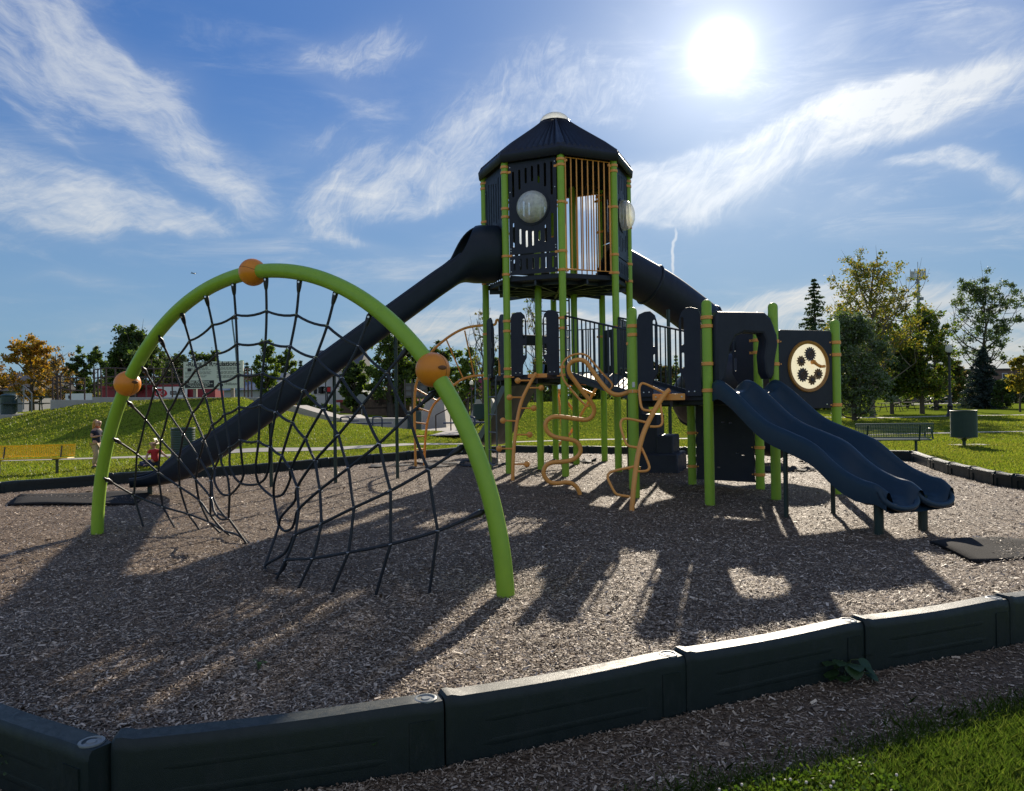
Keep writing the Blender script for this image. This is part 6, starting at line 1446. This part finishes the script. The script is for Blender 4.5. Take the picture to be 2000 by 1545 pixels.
spruce(483, 705, 84, 13, 'small dark spruce just right of the rules sign', LD, 9, lv=14, per=20, leaf=.45)
tree(520, 674, 62, 30, 'light green two lobed tree right of the rules sign', [LG, LMG], 10, cy0=.12, nl=18, clumps=56, per=46, leaf=.34, openness=.5)
tree(560, 690, 70, 30, 'round green tree behind the middle of the long slide', [LG, LMG, LD], 11, cy0=.05, clumps=56, per=50, leaf=.38)
spruce(588, 702, 80, 15, 'dark narrow conifer left of the white house', LD, 12, lv=16, per=22, leaf=.45)
tree(640, 792, 56, 26, 'low bush tree below the white house', [LG, LMG], 13, cy0=.02, clumps=36, per=40, leaf=.26, trunk=.08)
tree(600, 770, 57, 22, 'low green tree left of the white house front', [LMG, LG], 14, cy0=.02, clumps=34, per=40, leaf=.26, trunk=.08)
tree(693, 710, 62, 29, 'dense dark cone shaped tree right of the white house', [LD, LD, LG], 15, cy0=.08, clumps=86, per=60, leaf=.34, shape=.9)
tree(762, 662, 60, 46, 'tallest broad green tree behind the right arm of the net', [LG, LD, LMG], 16, cy0=.12, nl=18, clumps=84, per=56, leaf=.36, openness=.3, trunk=.3)
tree(806, 690, 64, 36, 'dark tree just left of the right orange ball', [LD, LG], 17, cy0=.08, clumps=66, per=54, leaf=.36)
tree(862, 684, 64, 40, 'green tree behind the orange arch climber', [LG, LD], 18, cy0=.08, clumps=70, per=54, leaf=.36)
tree(912, 690, 60, 30, 'green tree behind the red roofed shop', [LG, LMG], 19, cy0=.1, clumps=54, per=50, leaf=.34)
tree(975, 702, 62, 34, 'tree seen between the left posts of the tower', [LD, LG], 20, cy0=.06, clumps=60, per=50, leaf=.34)
tree(943, 606, 36, 36, 'thin sapling with sparse leaves left of the tower', [LG, LYG, LBR], 21, cy0=.18, nl=24, clumps=40, per=14, leaf=.11, openness=1.0, trunk=.07, rad=.10)
tree(1046, 590, 38, 34, 'thin sparse sapling seen between the tower posts', [LG, LYG, LBR], 22, cy0=.2, nl=24, clumps=44, per=16, leaf=.11, openness=1.0, trunk=.07, rad=.10)
tree(1075, 700, 64, 30, 'tree behind the middle posts of the tower', [LD, LG], 23, cy0=.06, clumps=56, per=50, leaf=.36)
tree(1150, 735, 75, 40, 'low tree behind the bridge', [LG, LD], 24, cy0=.04, clumps=56, per=50, leaf=.40)
tree(1290, 715, 72, 34, 'dark tree seen through the bridge rail', [LD, LBR], 25, cy0=.06, clumps=60, per=50, leaf=.40)
spruce(1322, 690, 74, 16, 'slim conifer seen through the bridge rail', LG, 26, lv=16, per=22, leaf=.4)
tree(1430, 730, 76, 26, 'yellow green tree seen under the slide canopy', [LYG, LG], 27, cy0=.05, clumps=40, per=44, leaf=.4)
tree(1545, 735, 90, 30, 'dark tree behind the gear panel post', [LD, LG], 28, cy0=.05, clumps=44, per=44, leaf=.45)
# right-hand trees
spruce(1594, 541, 76, 70, 'tall dark spruce just right of the play structure', LD, 29, lv=36, per=60, leaf=.36, trunk=.28, ragged=.3)
tree(1704, 515, 49, 84, 'tall airy tree with gold top behind the gear panel', [LYG, LYG, LY, LG], 30, cy0=.22, nl=50, clumps=320, per=34, leaf=.16, openness=.45, trunk=.20, rad=.11, shape=1.22, bark=BARKP)
tree(1668, 618, 41, 62, 'soft grey green pine close behind the gear panel', [LP_, LP_, LG], 31, cy0=.02, nl=34, clumps=210, per=85, leaf=.15, openness=.1, trunk=.15, rad=.15, name='pine_tree')
tree(1742, 640, 56, 56, 'dark green tree between the airy tree and the maple', [LD, LG, LD], 35, cy0=.10, nl=20, clumps=130, per=64, leaf=.24, trunk=.16)
tree(1801, 612, 55, 62, 'bright green maple with yellow edges, left of the lamp post', [LMG, LMG, LYG, LG, LD], 32, cy0=.12, nl=26, clumps=150, per=64, leaf=.22, openness=.1, trunk=.19)
spruce(1828, 614, 66, 40, 'ragged half bare spruce behind the lamp post', LBS, 33, lv=24, per=22, gap=.38, leaf=.36, trunk=.24, ragged=.5, droop=.1)
tree(1917, 552, 76, 62, 'tall open pine with bare trunk at right', [LD, LP_, LG], 34, cy0=.30, nl=30, clumps=130, per=44, leaf=.30, openness=.7, trunk=.26, rad=.12, shape=1.1, name='pine_tree', lean=.6)
spruce(1921, 676, 70, 50, 'dense dark blue spruce under the tall open pine', LBS, 36, lv=30, per=90, leaf=.28, trunk=.2, ragged=.15)
tree(1992, 700, 56, 26, 'small yellow tree at the right edge of the photo', [LY, LYG], 37, cy0=.25, clumps=44, per=40, leaf=.24, trunk=.08)
tree(1958, 745, 66, 22, 'dark green bush before the brown brick building', [LD, LG], 38, cy0=.02, clumps=36, per=44, leaf=.3, trunk=.08)
tree(1640, 700, 72, 40, 'green tree behind the soft pine', [LG, LD], 39, cy0=.05, clumps=60, per=50, leaf=.38)
tree(2060, 640, 62, 60, 'green tree past the right edge of the photo', [LG, LYG], 40, cy0=.15, clumps=70, per=50, leaf=.34)
tree(1622, 660, 84, 34, 'mid green tree between the dark spruce and the soft pine', [LG, LMG, LD], 41, cy0=.05, clumps=60, per=50, leaf=.40)
tree(1772, 676, 80, 40, 'dark tree filling the gap behind the bright green maple', [LD, LG], 42, cy0=.04, clumps=70, per=50, leaf=.40)
tree(1856, 705, 84, 34, 'dull green tree behind the lamp post', [LD, LG, LBR], 43, cy0=.05, clumps=60, per=50, leaf=.40)
tree(1884, 725, 90, 30, 'brownish tree just left of the dense blue spruce', [LBR, LD], 44, cy0=.04, clumps=56, per=48, leaf=.40)
tree(1985, 738, 100, 36, 'grey green tree behind the small yellow tree', [LD, LP_], 45, cy0=.04, clumps=56, per=48, leaf=.45)
tree(455, 715, 92, 36, 'low green tree behind the slate roofed shed', [LG, LD], 46, cy0=.04, clumps=56, per=48, leaf=.45)
tree(228, 700, 90, 34, 'dark tree between the sparse tree and the big dark tree', [LD, LG], 47, cy0=.04, clumps=56, per=48, leaf=.45)
# far wood along the horizon (one mass)
rs = np.random.RandomState(77); n = 26000; xx = rs.uniform(-330, 330, n); hh = 5.5 + 2.5 * wav(xx * .06, xx * 0 + 3) + 1.2 * np.sin(xx * .35); zz = rs.uniform(0, 1, n) ** .8 * np.maximum(hh, 2)
np_mesh('distant_woods', quads(np.stack([xx, 190 + 12 * np.sin(xx * .02) + rs.normal(size=n) * 4, zz], 1), 1.5, rs), 4, [LD, LG, LBR], kind='stuff', mi=rs.choice(3, n, p=[.5, .35, .15]))
# ------------------------------------------------------------------ loose wood chips on the mulch
CHIP = mat('wood_chip', (.2, .15, .11), .62, spec=.25, island=[(.060, .043, .030), (.14, .100, .068), (.235, .172, .118), (.37, .285, .20), (.70, .58, .45), (.13, .080, .052)])
def chips(n, rmin, rmax, name, zfun, mask, seed, s0=.0135, power=1.0, lift=.004):
    rs = np.random.RandomState(seed); r = rmin * (rmax / rmin) ** rs.uniform(0, 1, n) if power == 1 else rmin + (rmax - rmin) * rs.uniform(0, 1, n) ** power
    a = rs.uniform(-R(44), R(42), n); x = r * np.sin(a); y = r * np.cos(a); k = mask(x, y); x, y = x[k], y[k]; n = len(x); z = zfun(x, y)
    L_ = s0 * rs.lognormal(0, .42, n) * (1 + .035 * np.hypot(x, y)); W = L_ * rs.uniform(.16, .40, n); th = rs.uniform(0, 6.283, n); tilt = rs.normal(0, .22, n); rol = rs.normal(0, .34, n)
    u = np.stack([np.cos(th) * np.cos(tilt), np.sin(th) * np.cos(tilt), np.sin(tilt)], 1); p = np.stack([-np.sin(th), np.cos(th), 0 * th], 1); w = np.cross(u, p); v = p * np.cos(rol)[:, None] + w * np.sin(rol)[:, None]
    c = np.stack([x, y, z + lift + rs.uniform(0, .012, n)], 1); U = u * (L_ / 2)[:, None]; V = v * (W / 2)[:, None]
    q = np.stack([c - U - V * .7, c + U * .9 - V, c + U + V * .6, c - U * .85 + V], 1); return np_mesh(name, q, 4, CHIP, kind='stuff')
chips(760000, 2.3, 24, 'wood_chips', mulch_z, lambda x, y: inside(x, y) & (edge_near(x, y)[0] > .09), 11)
nlA = np.array(nl)
def outside_strip(x, y):
    d, _, _ = edge_near(x, y); return (~inside(x, y)) & (d > .07) & (d < .60 + .18 * wav(x * 4, y * 4)) & (y < 9)
chips(260000, 2.2, 8, 'spilled_wood_chips', lambda x, y: lawn_z(x, y) + .006, outside_strip, 12)
# ------------------------------------------------------------------ grass
GR = mat('grass_blades', (.10, .14, .015), .5, spec=.3, island=[(.070, .112, .012), (.122, .180, .018), (.175, .23, .030), (.24, .23, .06)], trans=((1.5, 1.5, .7), .5), noise=(.45, .6, (.165, .150, .050)))
GRN = mat('near_grass_blades', (.08, .14, .015), .5, spec=.25, island=[(.036, .070, .012), (.070, .118, .018), (.105, .160, .026), (.17, .19, .055)], trans=((1.35, 1.45, .7), .5), noise=(2.2, .45, (.055, .092, .020)))
def blades(name, x, y, h, w, seed, lean=.45, m_=None):
    rs = np.random.RandomState(seed); n = len(x); z = lawn_z(x, y); th = rs.uniform(0, 6.283, n); hh = h * rs.uniform(.5, 1.35, n); ww = w * rs.uniform(.6, 1.3, n); l = hh * lean * rs.normal(1, .5, n); d = rs.uniform(0, 6.283, n)
    b = np.stack([x, y, z - .005], 1); s = np.stack([np.cos(th), np.sin(th), 0 * th], 1) * (ww / 2)[:, None]; dd = np.stack([np.cos(d), np.sin(d), 0 * d], 1)
    mid = b + dd * (l * .35)[:, None] + np.array([0, 0, 1]) * (hh * .6)[:, None]; tip = b + dd * l[:, None] + np.array([0, 0, 1]) * hh[:, None]
    q = np.stack([b - s, b + s, mid + s * .7, tip, mid - s * .7], 1); return np_mesh(name, q, 5, m_ or GR, kind='stuff')
rs = np.random.RandomState(21); n = 340000
r = 2.4 * (9.0 / 2.4) ** rs.uniform(0, 1, n); a = rs.uniform(R(-5), R(44), n); x = r * np.sin(a); y = r * np.cos(a)
d, _, _ = edge_near(x, y); edge = .57 + .14 * wav(x * 4, y * 4) + .07 * rs.normal(size=n); k = (~inside(x, y)) & (d > edge - .06); clump = wav(x * 2.6, y * 2.6)
k &= rs.uniform(size=n) < np.clip(.75 + .6 * clump, .15, 1); blades('grass_blades', x[k], y[k], .050 + .022 * np.clip(wav(x[k] * 1.9 + 4, y[k] * 1.9), -1, 1.5), .0042, 22, .6, GRN)
# clover leaves and flower heads in the near grass
CLV = mat('clover_leaves', (.05, .10, .02), .5, island=[(.035, .070, .012), (.06, .105, .018), (.085, .13, .025)], trans=((1.4, 1.5, .6), .45)); rs = np.random.RandomState(31); n = 60000
r = 2.6 * (7.0 / 2.6) ** rs.uniform(0, 1, n); a = rs.uniform(R(0), R(44), n); x = r * np.sin(a); y = r * np.cos(a); d, _, _ = edge_near(x, y)
k = (~inside(x, y)) & (d > .58 + .14 * wav(x * 4, y * 4)) & (wav(x * 1.7 + 9, y * 1.7) > -.05) & (rs.uniform(size=n) < np.clip(1.25 - (d - .8) * .7, .05, 1)); x, y = x[k], y[k]; n = len(x)
c = np.stack([x, y, lawn_z(x, y) + rs.uniform(.015, .055, n)], 1); np_mesh('clover_leaves', quads(c, .019, rs, .95, -.8), 4, CLV, kind='stuff')
CF = mat('clover_flower', (.62, .55, .48), .7); k = rs.choice(n, 70, replace=False); fl = MB()
for i in k: fl.ball((c[i, 0], c[i, 1], lawn_z(c[i:i+1, 0], c[i:i+1, 1])[0] + .062 + .01 * rs.uniform()), .0065, 6, 4)
tag(fl.build('clover_flowers', CF), kind='stuff')
# short grass over the far lawn, thickest near the border and along the path
rs = np.random.RandomState(23); n = 420000; r = 11 * (60 / 11.) ** rs.uniform(0, 1, n); a = rs.uniform(R(-40), R(40), n); x = r * np.sin(a); y = r * np.cos(a)
dpa = np.full(n, 9.0)
for (x0, y0), (x1, y1) in zip(PATH1, PATH1[1:]):
    dx, dy = x1 - x0, y1 - y0; t_ = np.clip(((x - x0) * dx + (y - y0) * dy) / (dx * dx + dy * dy + 1e-9), 0, 1); dpa = np.minimum(dpa, np.hypot(x - x0 - dx * t_, y - y0 - dy * t_))
k = (~inside(x, y)) & (edge_near(x, y)[0] > .10) & (dpa > .62) & ~((y > 47) & (y < 51) & (x > 12)) & ~((x > -17) & (x < 3) & (y > 36.5))
x, y, r = x[k], y[k], r[k]; blades('lawn_grass', x, y, .040 + .0004 * r, .0035 + .0009 * r, 24, .7)
# ------------------------------------------------------------------ weeds
def weed(name, px, py, z, n, s, label, seed, mats_, tall=.12):
    rs_ = np.random.RandomState(seed); c = gnd(px, py, z); t = thing(name, (c.x, c.y, LZ_(c.x, c.y) if z < -.05 else MZ_(c.x, c.y)), label, 'weed', local=True); st_ = MB(); lf = MB()
    for i in range(n):
        a = rs_.uniform(0, 6.283); l = rs_.uniform(.3, 1.0) * s * 2.0; h = tall * rs_.uniform(.4, 1.1); e = Vector((math.cos(a) * l, math.sin(a) * l, h)); st_.tube([(0, 0, 0), (e * .5 + Vector((0, 0, h * .4))), e], .003, 5)
        w = s * rs_.uniform(.6, 1.1); d = Vector((math.cos(a), math.sin(a), rs_.uniform(-.5, .2))).normalized(); sd = Vector((-math.sin(a), math.cos(a), rs_.uniform(-.2, .2))); rows = []
        for u in range(7):
            f = u / 6; wd = w * .62 * math.sin(math.pi * min(1, f * .93 + .07)) ** .8; p = e + d * w * 1.15 * f - Vector((0, 0, .25 * w * f * f)); rows.append([p + sd * wd + Vector((0, 0, .10 * wd)), p, p - sd * wd + Vector((0, 0, .10 * wd))])
        lf.grid([[tuple(q) for q in r_] for r_ in rows])
    st_.build('stems', mats_[1], t); lf.build('leaves', mats_[0], t); return t
WL = mat('weed_leaf', (.035, .075, .022), .45, noise=(14, .5, (.022, .05, .018)), trans=((1.3, 1.5, .6), .3)); WS = mat('weed_stem', (.06, .09, .03), .6); WB = mat('bright_weed_leaf', (.08, .17, .02), .5, trans=((1.3, 1.5, .6), .4))
weed('broadleaf_weed', 1648, 1322, -.17, 36, .072, 'dark broad leaved weed at the outer foot of the border', 1, (WL, WS), .11)
weed('seedling', 505, 1306, .0, 6, .022, 'little bright green seedling in the wood chips, front left', 2, (WB, WS), .07)
weed('small_weed', 738, 1512, -.16, 16, .022, 'small weed at the bottom edge before the long front timber, right one', 3, (WL, WS), .16)
weed('small_weed', 478, 1520, -.16, 12, .020, 'small weed at the bottom edge before the long front timber, left one', 4, (WL, WS), .15)
weed('grass_tuft', 20, 1540, -.16, 14, .020, 'dark leafy tuft in the bottom left corner', 5, (WL, WS), .15)
